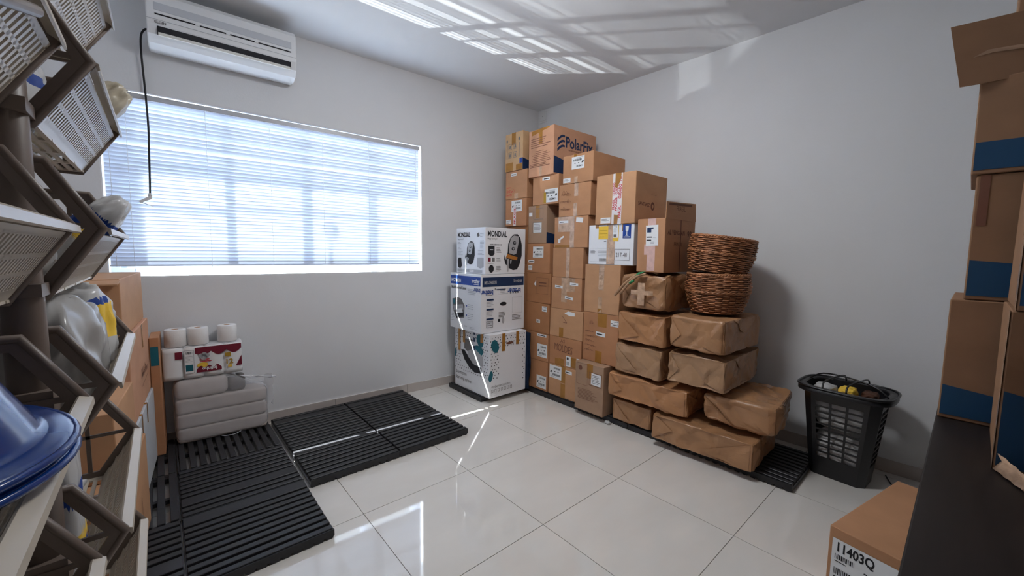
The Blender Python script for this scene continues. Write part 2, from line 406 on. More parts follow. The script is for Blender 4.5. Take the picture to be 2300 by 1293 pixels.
# ================================================================== the room
XL, YB = -3.75, -4.45            # left wall and the wall behind the camera
def struct(o): o['kind'] = 'structure'; return o
def wx(y): return -TB*y          # x of the right wall at y
def wy(x): return math.tan(WA)*x # y of the window wall at x
def clip(poly, a, b, c):         # keep a*x + b*y <= c
    out = []
    for i, p in enumerate(poly):
        q = poly[(i+1) % len(poly)]; dp = a*p[0]+b*p[1]-c; dq = a*q[0]+b*q[1]-c
        if dp <= 0: out.append(p)
        if dp*dq < 0:
            t = dp/(dp-dq); out.append((p[0]+t*(q[0]-p[0]), p[1]+t*(q[1]-p[1])))
    return out
b = MB(); b.box((XL-0.05, YB-0.05, -0.06), (0.15, 0.22, -0.006), 'grout'); floor = struct(b.build('floor'))
TS = 0.6; G = 0.0014
full = None
for i in range(-7, 1):
    for j in range(-8, 1):
        x0 = -0.0136 + TS*i; y0 = -0.1258 + TS*j
        P = [(x0+G, y0+G), (x0+TS-G, y0+G), (x0+TS-G, y0+TS-G), (x0+G, y0+TS-G)]
        Q = clip(clip(clip(clip(P, 1, TB, -0.001), -math.tan(WA), 1, -0.001), -1, 0, -XL), 0, -1, -YB)
        if len(Q) < 3 or max(p[0] for p in Q)-min(p[0] for p in Q) < 0.01 or max(p[1] for p in Q)-min(p[1] for p in Q) < 0.01: continue
        if len(Q) == 4 and all(abs(a-c) < 1e-6 for p, q in zip(P, Q) for a, c in zip(p, q)):
            if full is None:
                t = MB(); t.prism([(0, 0), (TS-2*G, 0), (TS-2*G, TS-2*G), (0, TS-2*G)], -0.006, 0.0, 'porcelain', 'z'); full = fixn(t.build('tile')).data
                o = [o for o in COL.objects if o.data is full][0]; o.parent = floor
            else: o = link('tile', full, floor)
            o.location = (x0+G, y0+G, 0)
        else:
            t = MB(); t.prism([(p[0]-x0, p[1]-y0) for p in Q], -0.006, 0.0, 'porcelain', 'z'); o = fixn(t.build('tile', floor)); o.location = (x0, y0, 0)

UL, UR, ZB, ZT = -3.318, -1.343, 1.066, 2.152     # window opening, along the wall / heights
TH = 0.16
b = MB()
b.box((XL-0.2, 0, -0.06), (UL, TH, H+0.05), 'wall_paint'); b.box((UR, 0, -0.06), (0.3, TH, H+0.05), 'wall_paint')
b.box((UL, 0, -0.06), (UR, TH, ZB), 'wall_paint'); b.box((UL, 0, ZT), (UR, TH, H+0.05), 'wall_paint')
wf = struct(b.build('wall_far')); wf.rotation_euler.z = WA
b = MB()
b.box((0, -5.0, -0.06), (0.15, 0.3, H+0.05), 'wall_paint'); wr = struct(b.build('wall_right')); wr.rotation_euler.z = math.atan(TB)
b = MB(); b.box((XL-0.15, YB-0.15, -0.06), (XL, 0.4, H+0.05), 'wall_paint'); struct(b.build('wall_left'))
b = MB(); b.box((XL-0.15, YB-0.15, -0.06), (0.35, YB, H+0.05), 'wall_paint'); struct(b.build('wall_near'))
b = MB(); b.box((XL-0.15, YB-0.15, H), (0.35, 0.45, H+0.08), 'ceiling_paint'); struct(b.build('ceiling'))
# unseen ceiling lamp added as fill light, out of the camera's view
cl_ = thing('fill_lamp', 'round flush ceiling lamp added out of view as fill light', 'lamp', (-1.75, -1.75, H))
b = MB(); b.lathe([(0.0, -0.001), (0.245, -0.001), (0.25, -0.006), (0.25, -0.03), (0.24, -0.034), (0.0, -0.034)], 'ac_white', 40); fixn(b.build('base_ring', cl_))
b = MB(); b.lathe([(0.235, -0.034), (0.232, -0.055), (0.205, -0.085), (0.15, -0.108), (0.08, -0.12), (0.0, -0.124)], 'fill_opal', 40); fixn(b.build('fill_shade', cl_))

def skirting(name, length, rz, s):
    def bx(m, x0, x1, t0, t1, mn): m.box((x0, min(s*t0, s*t1), 0.0), (x1, max(s*t0, s*t1), 0.0755), mn)
    root = MB(); bx(root, -length, 0, 0.0, 0.003, 'joint_white')
    r = struct(root.build(name)); r.rotation_euler.z = rz; r.location.z = 0.0005
    t = MB(); bx(t, 0, 0.5955, 0.003, 0.012, 'porcelain_skirting'); me = t.mesh('skirting_tile')
    x = -0.30
    while x > -length:
        n = min(0.5955, x + length)
        if n > 0.02:
            if n > 0.59: o = link('skirting_tile', me, r)
            else: q = MB(); bx(q, 0, n, 0.003, 0.012, 'porcelain_skirting'); o = q.build('skirting_tile', r)
            o.location.x = x - n
        x -= 0.6
    q = MB(); bx(q, -0.2985, -0.012, 0.003, 0.012, 'porcelain_skirting'); q.build('skirting_tile', r)
skirting('baseboard_far', 3.75, WA, -1)
skirting('baseboard_right', 4.4, math.atan(TB)+PI/2, 1)

# ------------------------------------------------------------------ window: lining, frame, panes
b = MB()
b.box((UL, 0.002, ZB-0.004), (UR, TH, ZB+0.006), 'reveal_paint')
b.box((UL-0.004, 0.002, ZB), (UL+0.006, TH, ZT), 'reveal_paint'); b.box((UR-0.006, 0.002, ZB), (UR+0.004, TH, ZT), 'reveal_paint')
b.box((UL, 0.002, ZT-0.006), (UR, TH, ZT+0.004), 'reveal_paint')
win = struct(b.build('window_1')); win.rotation_euler.z = WA
b = MB(); y0, y1 = 0.085, 0.135
b.box((UL+0.006, y0, ZB+0.006), (UR-0.006, y1, ZB+0.05), 'window_pvc'); b.box((UL+0.006, y0, ZT-0.05), (UR-0.006, y1, ZT-0.006), 'window_pvc')
b.box((UL+0.006, y0, ZB+0.05), (UL+0.045, y1, ZT-0.05), 'window_pvc'); b.box((UR-0.045, y0, ZB+0.05), (UR-0.006, y1, ZT-0.05), 'window_pvc')
b.build('window_frame', win)
NW = 4; ww = (UR-UL-0.09)/NW
for k in range(NW):
    a = UL+0.045 + k*ww; c = a + ww; m = MB(); t = 0.028; yy = 0.10 if k in (1, 2) else 0.118
    m.box((a, yy, ZB+0.05), (a+t, yy+0.016, ZT-0.05), 'window_pvc'); m.box((c-t, yy, ZB+0.05), (c, yy+0.016, ZT-0.05), 'window_pvc')
    m.box((a, yy, ZB+0.05), (c, yy+0.016, ZB+0.05+t), 'window_pvc'); m.box((a, yy, ZT-0.05-t), (c, yy+0.016, ZT-0.05), 'window_pvc')
    m.box((a, yy, 1.63), (c, yy+0.016, 1.655), 'window_pvc')
    s = m.build('sash', win)
    g = MB(); g.box((a+t, yy+0.006, ZB+0.05+t), (c-t, yy+0.009, 1.63), 'window_glass'); g.build('pane', s)
    g = MB(); g.box((a+t, yy+0.006, 1.655), (c-t, yy+0.009, ZT-0.05-t), 'window_glass'); g.build('pane', s)
# eaves over the window outside
b = MB(); b.box((-4.6, TH, 2.42), (0.6, TH+0.34, 2.50), 'outdoor_wall'); ev = struct(b.build('trim_1')); ev.rotation_euler.z = WA

b = MB(); b.box((-30, 0.3, -3.05), (30, 45, -3.0), 'pavement'); g = struct(b.build('ground'))   # sunlit pavement in the street below
# ------------------------------------------------------------------ venetian blind
bl = thing('venetian_blind', 'white closed venetian blind hanging in the window opening', 'blind', (0, 0, 0), WA)
BU0, BU1 = UL+0.011, UR-0.022; BV = 0.016
b = MB(); b.box((BU0, BV-0.015, 2.106), (BU1, BV+0.018, 2.136), 'ac_grey'); b.build('headrail', bl)
NS = 43; z0, z1 = 1.152, 2.094; pitch = (z1-z0)/(NS-1)
def slat_mesh(w=0.025, th=0.0006):
    m = MB(); L = BU1-BU0-0.006; pr = [(-w/2, 0.0), (-w/4, 0.0016), (0, 0.0022), (w/4, 0.0016), (w/2, 0.0)]
    n = 10; vs = []; fs = []
    for i in range(n+1):
        for q in pr: vs.append((L*(i/n-0.5), q[0], q[1]))
    for i in range(n):
        for j in range(4): fs.append((i*5+j, (i+1)*5+j, (i+1)*5+j+1, i*5+j+1))
    m.add(vs, fs, 'slat', True); return m.mesh('slat')
sm = slat_mesh(); rs = random.Random(3)
for k in range(NS):
    o = link('slat', sm, bl)
    tilt = 77 + rs.uniform(-2.0, 2.0); dz = 0.0
    if k == 31: tilt = 52                                             # slats left bent open
    if k == 35: tilt = 62
    if k in (40, 41): tilt = 62
    if 20 <= k <= 29: tilt += rs.uniform(-5, 3); dz = rs.uniform(-0.0014, 0.0014)
    o.location = ((BU0+BU1)/2, BV, z0 + k*pitch + dz)
    # inner edge up: local +y (outwards) goes down
    o.rotation_euler = (-math.radians(tilt), 0, 0)
b = MB(); b.box((BU0, BV-0.007, 1.130), (BU1, BV+0.007, 1.140), 'slat'); b.build('bottom_rail', bl)
for u in (-3.20, -2.83, -2.48, -2.14, -1.80, -1.46):
    m = MB(); m.tube([(u, BV-0.0135, 1.10), (u, BV-0.0135, 2.11)], 0.0011, 'cord', 5); m.build('ladder_cord', bl)
m = MB(); m.tube([(-1.405, BV-0.022, 2.10), (-1.406, BV-0.022, 1.75)], 0.002, 'cord', 6); m.build('tilt_wand', bl)
m = MB(); m.tube([(BU0+0.03, BV-0.02, 2.10), (BU0+0.03, BV-0.02, 1.13)], 0.0014, 'cord', 6); m.build('pull_cord', bl)
# unidentified round thing on a post, put outside to shade the blind
sg = thing('round_blocker', 'round sign on a slim post placed outside to shade the blind', 'blocker', (-2.42, 0.52, -0.3))
b = MB(); b.tube([(0, 0, 0), (0, 0, 2.25)], 0.011, 'window_pvc', 8); b.build('post', sg)
b = MB()
vs = [(0.062*math.cos(2*PI*k/24), -0.004, 2.29+0.062*math.sin(2*PI*k/24)) for k in range(24)]
vs += [(x, 0.004, z) for x, _, z in vs]
b.add(vs, [tuple(range(24)), tuple(range(47, 23, -1))] + [(k, k+24, (k+1) % 24+24, (k+1) % 24) for k in range(24)], 'window_pvc'); b.build('disc', sg)

# ------------------------------------------------------------------ split air conditioner
ac = thing('air_conditioner', 'white split air conditioner on the wall above the window blind', 'air conditioner', (0, 0, 0), WA)
AU0, AU1, AZ0, AZ1 = -3.075, -2.335, 2.375, 2.665
def ac_prof(): return [(-0.001, AZ1-0.01), (-0.12, AZ1), (-0.175, AZ1-0.004), (-0.195, AZ1-0.03), (-0.200, AZ1-0.15), (-0.198, AZ0+0.10), (-0.186, AZ0+0.05), (-0.150, AZ0+0.015), (-0.09, AZ0), (-0.001, AZ0+0.01)]
b = MB(); b.prism(ac_prof(), AU0, AU1, 'ac_white', 'x'); o = fixn(b.build('housing', ac))
bv = o.modifiers.new('bevel', 'BEVEL'); bv.width = 0.008; bv.segments = 3; bv.limit_method = 'ANGLE'; bv.angle_limit = math.radians(50)
def acbox(nm, u0, u1, z0, z1, y0, y1, m): q = MB(); q.box((u0, y0, z0), (u1, y1, z1), m); return q.build(nm, ac)
acbox('display_strip', AU0+0.035, AU1-0.03, AZ1-0.115, AZ1-0.075, -0.2005, -0.19, 'ac_grey')
g = acbox('intake_slot', AU0+0.038, AU1-0.032, AZ1-0.139, AZ1-0.132, -0.2015, -0.19, 'ink_black')
for f in (0.28, 0.5, 0.72):
    q = MB(); x = AU0 + 0.04 + f*(AU1-AU0-0.08); q.box((x-0.01, -0.2022, AZ1-0.140), (x+0.01, -0.19, AZ1-0.131), 'ac_white'); q.build('slot_bridge', g)
acbox('panel_line', AU0+0.002, AU1-0.002, AZ1-0.166, AZ1-0.1645, -0.2010, -0.19, 'ink_pale')
acbox('air_outlet', AU0+0.045, AU1-0.035, AZ0+0.048, AZ0+0.092, -0.200, -0.165, 'ink_black')
q = MB(); R = Matrix.Rotation(math.radians(-20), 3, 'X')
q.box((AU0+0.049, -0.2005, AZ0+0.040), (AU1-0.039, -0.1955, AZ0+0.076), 'ac_louver', R); q.build('louver', ac)
F = Face((AU0, -0.2005, AZ0), (AU1, -0.2005, AZ0), (AU1, -0.2005, AZ1), (AU0, -0.2005, AZ1))
d = Decal(F, 0.0012); d.text('ELGIN', 0.035, 0.105, 0.013, 'ink_grey', style='b'); d.build('brand_lettering', ac)
# loose power cable with its plug
cb = thing('power_cable', 'black power cable hanging from the air conditioner over the blind', 'cable', (0, 0, 0), WA)
pts = [(AU0+0.004, -0.06, 2.487), (AU0-0.012, -0.06, 2.484), (AU0-0.030, -0.05, 2.455), (AU0-0.036, -0.035, 2.40), (AU0-0.035, -0.025, 2.30), (AU0-0.030, -0.02, 2.15), (AU0-0.026, -0.02, 1.95), (AU0-0.030, -0.02, 1.80), (AU0-0.034, -0.02, 1.65), (AU0-0.037, -0.02, 1.56)]
def smooth_path(p, n=5):
    p = [Vector(q) for q in p]; out = []
    for i in range(len(p)-1):
        a, b_, c, d_ = p[max(i-1, 0)], p[i], p[i+1], p[min(i+2, len(p)-1)]
        for k in range(n):
            t = k/n; out.append(0.5*((2*b_) + (c-a)*t + (2*a-5*b_+4*c-d_)*t*t + (3*b_-a-3*c+d_)*t**3))
    return out + [p[-1]]
b = MB(); b.tube(smooth_path(pts), 0.0052, 'rubber_black', 8); b.build('lead', cb)
b = MB(); x = AU0-0.037
b.tube([(x, -0.02, 1.565), (x, -0.02, 1.545)], [0.008, 0.010], 'ac_white', 8)
b.add([(x+0.010,-0.030,1.555),(x+0.010,-0.010,1.555),(x-0.052,-0.010,1.515),(x-0.052,-0.030,1.515),(x+0.006,-0.030,1.530),(x+0.006,-0.010,1.530),(x-0.044,-0.010,1.503),(x-0.044,-0.030,1.503)],
      [(0,1,2,3),(7,6,5,4),(0,4,5,1),(1,5,6,2),(2,6,7,3),(3,7,4,0)], 'ac_white')
for yy in (-0.027, -0.017): b.tube([(x-0.040, yy, 1.508), (x+0.012, yy-0.002, 1.487)], 0.0022, 'alu', 5)
b.build('plug', cb)
# junction plate high on the right wall
jp = thing('junction_plate', 'small white blank plate on the right wall by the ceiling corner', 'plate', (wx(-0.075)-0.001, -0.075, 2.60), math.atan(TB))
b = MB(); b.bbox((-0.008, -0.05, 0.0), (0, 0.05, 0.105), 'ac_white', 0.002); o = b.build('backing', jp)
b = MB(); b.bbox((-0.020, -0.045, 0.012), (-0.008, 0.035, 0.10), 'ac_white', 0.003); b.build('cover', jp)
b = MB(); b.tube([(-0.0215, -0.005, 0.055), (-0.019, -0.005, 0.055)], 0.003, 'ink_grey', 8); b.build('screw', jp)

# ------------------------------------------------------------------ black plastic floor grids (stackable pallet tiles)
PH = 0.045
_pg = {}
def grid_meshes(L=0.497):
    if _pg: return _pg
    n = 10; p = L/(n+1.0); bw = p*0.62
    t = MB(); t.bbox((0.004, 0, 0.016), (L-0.004, bw, PH), 'black_plastic', 0.002, 1); _pg['bar'] = t.mesh('bar')
    t = MB(); t.bbox((0.004, 0, 0.016), (L-0.004, bw+p, PH), 'black_plastic', 0.002, 1); _pg['wide'] = t.mesh('wide_bar')
    t = MB()
    for x in (0.0, L/2-0.012, L-0.024): t.box((x, 0.001, 0.008), (x+0.024, L-0.001, PH-0.016), 'black_plastic')
    for y in (0.0, L-0.008):                                  # scalloped skirts with feet
        k = 12; w = L/k
        for i in range(k):
            t.add([(i*w, y, PH-0.006), ((i+1)*w, y, PH-0.006), ((i+1)*w, y, 0.013), ((i+0.75)*w, y, 0.0), ((i+0.3)*w, y, 0.0), (i*w, y, 0.013),
                   (i*w, y+0.008, PH-0.006), ((i+1)*w, y+0.008, PH-0.006), ((i+1)*w, y+0.008, 0.013), ((i+0.75)*w, y+0.008, 0.0), ((i+0.3)*w, y+0.008, 0.0), (i*w, y+0.008, 0.013)],
                  [(0,1,2,3,4,5), (11,10,9,8,7,6), (0,6,7,1), (5,4,10,11), (4,3,9,10), (3,2,8,9), (1,7,8,2), (0,5,11,6)], 'black_plastic')
    _pg['frame'] = t.mesh('base_frame'); _pg['p'] = p; _pg['n'] = n; _pg['L'] = L
    return _pg
def floor_grid(x0, y0, along_x, label, wide=(4,), rz=0.0, group=None):
    """x0, y0 = lower corner of a 0.5 m grid tile"""
    g = grid_meshes(); L = g['L']
    r = thing('floor_grid', label, 'floor grid', (x0+L/2, y0+L/2, 0), rz + (0 if along_x else PI/2), group)
    f = link('base_frame', g['frame'], r); f.location = (-L/2, -L/2, 0.0005)
    k = 0
    while k < g['n']+1:
        w = k in wide
        o = link('wide_bar' if w else 'bar', g['wide' if w else 'bar'], r); o.location = (-L/2, -L/2 + k*g['p'] + 0.006, 0)
        k += 2 if w else 1
    return r

# ================================================================== floor grids in place
GG = 'black floor grids by the window'
floor_grid(-2.545, -0.445, True, 'black slatted floor grid along the skirting beside the wrapped paper towels', (8,), group=GG)
floor_grid(-2.045, -0.445, True, 'black slatted floor grid along the skirting under the middle of the window', (8,), group=GG)
floor_grid(-2.545, -0.945, True, 'black slatted floor grid in the second row from the window wall', (7,), group=GG)
floor_grid(-2.045, -0.945, True, 'black slatted floor grid whose free corner is crossed by the streak of sun', (7,), group=GG)
floor_grid(-3.066, -0.40, False, 'black floor grid with crosswise bars under the paper towel bundle', (), group=GG)
floor_grid(-3.066, -0.90, True, 'black slatted floor grid in front of the paper towel bundle', (2,), group=GG)
floor_grid(-3.066, -1.40, True, 'black slatted floor grid sticking out furthest onto the bare tiles', (9,), group=GG)
floor_grid(-3.566, -0.40, False, 'black floor grid under the left cartons at the window wall', (), group=GG)
floor_grid(-3.566, -0.90, False, 'black floor grid with crosswise bars beside the left cartons', (), group=GG)
floor_grid(-3.566, -1.40, True, 'black slatted floor grid beside the basket rack', (3,), group=GG)
G2 = 'black floor grids under the cartons'
floor_grid(-1.128, -0.537, False, 'black floor grid under the dotted sewing machine box', (), group=G2)
floor_grid(-0.63, -0.60, False, 'black floor grid in the corner under the carton wall', (), group=G2)
floor_grid(-0.63, -1.10, False, 'black floor grid under the carton wall below the carton marked MOLDES', (), group=G2)
floor_grid(-0.63, -1.60, False, 'black floor grid behind the worn carton with printed lines', (), group=G2)
floor_grid(-0.63, -2.10, False, 'black floor grid under the lowest brown paper parcels', (), group=G2)
floor_grid(-0.63, -2.60, False, 'black floor grid sticking out past the parcels beside the black hamper', (), group=G2)

# ================================================================== the three printed boxes
def dots(F, parent, regions, seed, skip=()):
    r = random.Random(seed); d = Decal(F, 0.0012)
    for (u0, v0, u1, v1) in regions:
        y = v0; row = 0
        while y < v1:
            x = u0 + (0.012 if row % 2 else 0)
            while x < u1:
                a, c = x + r.uniform(-0.006, 0.006), y + r.uniform(-0.005, 0.005)
                if not any(p[0] < a < p[2] and p[1] < c < p[3] for p in skip): d.rect(a, c, 0.0085, 0.0085, 'ink_black', 0, r.uniform(0, 1))
                x += 0.030
            y += 0.026; row += 1
    return d.build('dot_print', parent)
def leaf(d, u, v, w, h, m='ink_teal', flip=1):
    pts = []
    for k in range(9): t = k/8; pts.append((u + flip*(-w/2 + w*t), v + h/2*math.sin(PI*t)**0.7 + h*0.30*(t-0.5)))
    for k in range(1, 8): t = 1-k/8; pts.append((u + flip*(-w/2 + w*t), v - h/2*math.sin(PI*t)**0.7 + h*0.30*(t-0.5)))
    return d.poly(pts, m, 1)
W3 = Carton('white dotted sewing machine box with teal leaves on the floor grid', (-1.108, -0.70), (-0.615, -0.105), (PH+0.001, 0.575), 'white')
L, R = W3.L, W3.R
dots(L, W3.root, [(0.015, 0.16, L.w-0.02, L.h-0.025)], 1, skip=[(0.10, 0.20, 0.40, 0.43)])
dots(R, W3.root, [(0.012, 0.16, 0.10, R.h-0.025), (0.10, 0.42, R.w-0.02, R.h-0.025), (R.w-0.04, 0.10, R.w-0.01, 0.42)], 2)
d = Decal(L)
d.poly([(0.10, 0.34), (0.15, 0.26), (0.22, 0.205), (0.30, 0.175), (0.40, 0.185), (0.40, 0.235), (0.28, 0.245), (0.22, 0.29), (0.15, 0.345)], 'ink_black', 1)
d.poly([(0.15, 0.36), (0.15, 0.44), (0.26, 0.46), (0.27, 0.36), (0.22, 0.33)], 'ink_grey', 2)
d.poly([(0.20, 0.30), (0.20, 0.36), (0.27, 0.40), (0.42, 0.33), (0.42, 0.25), (0.28, 0.25)], 'ink_silver', 2)
leaf(d, 0.33, 0.36, 0.20, 0.11); leaf(d, 0.375, 0.46, 0.10, 0.11, flip=-1); leaf(d, 0.015, 0.30, 0.03, 0.08)
for v in (0.50, 0.44, 0.37): d.rect(0.285, v, 0.022, 0.035, 'ink_navy', 3)
d.build('machine_picture', W3.root, 'printed picture of a sewing machine with teal leaves')
d = Decal(L); d.text('bernette', 0.02, 0.115, 0.034, 'ink_grey'); d.text('for my crew', 0.02, 0.065, 0.034, 'ink_grey'); d.build('lettering', W3.root)
d = Decal(R); leaf(d, 0.055, 0.43, 0.09, 0.11, flip=-1); leaf(d, 0.012, 0.185, 0.05, 0.09)
d.text('mybernette.com', 0.02, 0.085, 0.022, 'ink_grey')
for k in range(7): d.frame(0.02+0.034*k, 0.045, 0.02, 0.026, 0.003, 'ink_grey', 1)
d.frame(0.02, 0.018, 0.06, 0.02, 0.0015, 'ink_pale', 1); d.build('lettering', W3.root)
for F, u, dr in ((L, 0.075, 0.20), (L, 0.145, 0.12), (L, 0.40, 0.08), (R, 0.145, 0.15), (R, 0.30, 0.11)): W3.tape('tape_brown', u, 0.034, dr, top=False, face=F, off=0.0034)
d = Decal(R, 0.0018); d.disc(0.215, 0.44, 0.042, 0.011, 'ink_brown'); d.build('handle_hole', W3.root)

W2 = Carton('white and blue laser printer box between two other printed boxes', (-1.145, -0.665), (-0.545, -0.085), (0.577, 1.062), 'white')
L, R = W2.L, W2.R
d = Decal(L); d.rect(0.008, L.h-0.095, L.w-0.016, 0.075, 'ink_blue'); d.text('MFC-7460DN', 0.02, L.h-0.075, 0.030, 'paper_white', 2, 'b', width=0.15)
d.text('brother', L.w-0.13, L.h-0.070, 0.032, 'paper_white', 2, 'b', width=0.11); d.rect(L.w-0.10, L.h-0.085, 0.07, 0.004, 'paper_white', 2)
d.text('Multifuncional Laser', 0.02, L.h-0.135, 0.026, 'ink_grey', style='b', width=0.23)
d.text('brother', L.w-0.01, L.h-0.115, 0.034, 'ink_blue', 1, 'b', width=0.09, rot=PI)
d.lines(0.27, 0.31, 0.15, 0.055, 4, 'ink_pale', seed=4); d.rect(0.25, 0.205, 0.012, 0.016, 'ink_blue', 1); d.lines(0.27, 0.185, 0.09, 0.05, 3, 'ink_pale', seed=5)
d.rect(0.25, 0.125, 0.012, 0.016, 'ink_blue', 1); d.lines(0.27, 0.095, 0.09, 0.06, 4, 'ink_pale', seed=6); d.lines(0.02, 0.06, 0.06, 0.07, 5, 'ink_pale', seed=7)
d.text('K-34', 0.22, 0.03, 0.014, 'ink_grey'); d.lines(0.30, 0.02, 0.10, 0.025, 2, 'ink_pale', seed=8)
d.build('lettering', W2.root)
d = Decal(L); d.poly([(0.035, 0.255), (0.12, 0.275), (0.175, 0.265), (0.225, 0.21), (0.22, 0.105), (0.10, 0.085), (0.055, 0.15), (0.04, 0.19)], 'ink_grey')
d.poly([(0.05, 0.20), (0.20, 0.22), (0.21, 0.175), (0.06, 0.155)], 'ink_silver', 1); d.poly([(0.10, 0.17), (0.18, 0.185), (0.20, 0.15), (0.11, 0.135)], 'paper_white', 2)
d.rect(0.05, 0.21, 0.03, 0.045, 'ink_teal', 1); d.poly([(0.075, 0.135), (0.21, 0.15), (0.21, 0.115), (0.10, 0.095)], 'ink_black', 1)
d.build('printer_picture', W2.root, 'printed picture of a grey printer')
d = Decal(R); d.rect(0.012, R.h-0.100, R.w-0.024, 0.078, 'ink_navy'); d.text('MFC-7460DN', 0.03, R.h-0.078, 0.026, 'ink_silver', 2, 'b', width=0.13)
d.text('brother', R.w-0.13, R.h-0.070, 0.028, 'ink_silver', 2, 'b', width=0.10)
d.text('brother', 0.125, R.h-0.130, 0.040, 'ink_blue', 1, 'b', width=0.125, rot=PI); d.text('brother', R.w-0.045, R.h-0.125, 0.040, 'ink_blue', 1, 'b', width=0.15, rot=PI)
d.frame(0.175, R.h-0.165, 0.11, 0.045, 0.002, 'ink_pale', 1); d.rect(0.14, R.h-0.125, 0.012, 0.010, 'ink_grey', 1); d.rect(0.16, R.h-0.130, 0.10, 0.007, 'ink_navy', 1)
for k in range(4): d.rect(R.w-0.17+0.028*k, R.h-0.165, 0.015, 0.012, 'ink_grey', 1)
for v in (0.27, 0.19, 0.11): d.rect(0.055, v, 0.075, 0.014, 'ink_navy', 1); d.lines(0.055, v-0.05, 0.075, 0.045, 4, 'ink_pale', seed=int(v*100))
d.lines(0.055, 0.31, 0.07, 0.045, 4, 'ink_grey', seed=3); d.disc(0.235, 0.235, 0.036, 0.016, 'ink_black', 1); d.lines(0.20, 0.315, 0.07, 0.04, 3, 'ink_pale', seed=9)
d.frame(0.055, 0.045, 0.07, 0.055, 0.004, 'ink_grey', 1); d.lines(0.065, 0.055, 0.05, 0.035, 2, 'ink_grey', seed=1)
d.lines(0.185, 0.12, 0.08, 0.05, 4, 'ink_grey', seed=12); d.rect(0.18, 0.085, 0.022, 0.024, 'ink_black', 1); d.disc(0.235, 0.095, 0.013, 0.03, 'ink_silver', 1)
d.frame(0.335, 0.145, 0.115, 0.14, 0.002, 'ink_pale', 1); d.lines(0.335, 0.085, 0.115, 0.05, 4, 'ink_grey', seed=14); d.rect(0.355, 0.33, 0.05, 0.008, 'ink_black', 1)
d.build('lettering', W2.root)

W1 = Carton('white air fryer box on top of the printer box', (-1.10, -0.655), (-0.535, -0.11), (1.064, 1.447), 'white')
def fryer(d, u, v, w, h, food):
    d.poly([(u+w*a, v+h*c) for a, c in ((0.12,0.28),(0.20,0.48),(0.22,0.70),(0.34,0.88),(0.52,0.97),(0.72,0.98),(0.88,0.88),(0.96,0.70),(0.97,0.40),(0.86,0.16),(0.80,0.10),(0.72,0.02),(0.50,0.0),(0.28,0.06),(0.08,0.18),(0.02,0.30),(0.04,0.42))], 'ink_black', 1)
    d.poly([(u+w*a, v+h*c) for a, c in ((0.28,0.46),(0.27,0.68),(0.36,0.86),(0.52,0.94),(0.78,0.92),(0.80,0.80),(0.66,0.44),(0.52,0.42))], 'ink_silver', 2)
    d.disc(u+w*0.56, v+h*0.74, w*0.085, h*0.05, 'ink_black', 3); d.disc(u+w*0.49, v+h*0.58, w*0.085, h*0.05, 'ink_black', 3)
    d.disc(u+w*0.57, v+h*0.745, w*0.045, h*0.027, 'ink_silver', 4); d.disc(u+w*0.50, v+h*0.585, w*0.045, h*0.027, 'ink_silver', 4)
    if food: d.poly([(u+w*a, v+h*c) for a, c in ((0.10,0.34),(0.18,0.44),(0.74,0.35),(0.70,0.27),(0.40,0.30))], 'ink_orange', 3)
    d.poly([(u+w*a, v+h*c) for a, c in ((0.16,0.30),(0.28,0.31),(0.25,-0.04),(0.17,-0.04))], 'ink_silver', 4)
    d.poly([(u+w*a, v+h*c) for a, c in ((0.33,0.27),(0.42,0.28),(0.38,0.16),(0.34,0.18))], 'ink_silver', 4)
L, R = W1.L, W1.R
d = Decal(L); d.text('MONDIAL', 0.018, L.h-0.075, 0.040, 'ink_black', style='b', width=0.19); d.text('Mega Family-II', 0.018, L.h-0.098, 0.014, 'ink_black', width=0.09)
d.rect(0.31, L.h-0.075, 0.03, 0.03, 'ink_grey', 1, 0.4); d.lines(0.35, L.h-0.08, 0.05, 0.035, 3, 'ink_pale', seed=2)
d.lines(0.02, 0.20, 0.06, 0.07, 6, 'ink_pale', seed=21); d.lines(0.02, 0.14, 0.08, 0.05, 5, 'ink_pale', seed=22); d.lines(0.35, 0.21, 0.055, 0.07, 6, 'ink_pale', seed=23); d.lines(0.32, 0.155, 0.085, 0.045, 4, 'ink_pale', seed=24)
d.rect(0.012, 0.008, L.w-0.05, 0.026, 'ink_pale'); d.rect(0.20, 0.012, 0.06, 0.018, 'paper_white', 1); d.rect(0.212, 0.018, 0.036, 0.005, 'ink_grey', 2)
d.build('lettering', W1.root)
d = Decal(L); fryer(d, 0.13, 0.075, 0.15, 0.20, False)
d.poly([(0.025, 0.05), (0.02, 0.11), (0.035, 0.13), (0.075, 0.13), (0.085, 0.06), (0.06, 0.035)], 'ink_black', 1)
d.poly([(0.31, 0.06), (0.31, 0.135), (0.40, 0.135), (0.40, 0.06), (0.355, 0.045)], 'ink_silver', 1); d.build('fryer_picture', W1.root, 'printed picture of a black air fryer')
d = Decal(R); d.text('MONDIAL', 0.022, R.h-0.072, 0.046, 'ink_black', style='b', width=0.205); d.text('Mega Family-II', 0.022, R.h-0.098, 0.014, 'ink_black', width=0.10)
d.barcode(0.045, R.h-0.145, 0.125, 0.011, 'ink_black', seed=78)
d.rect(0.03, 0.165, 0.065, 0.068, 'ink_black', 1); d.poly([(0.03, 0.165), (0.095, 0.165), (0.075, 0.152), (0.05, 0.152)], 'ink_black', 1); d.rect(0.045, 0.197, 0.035, 0.007, 'paper_white', 2)
d.rect(0.028, 0.105, 0.028, 0.032, 'ink_wine', 1); d.rect(0.07, 0.105, 0.028, 0.032, 'ink_grey', 1)
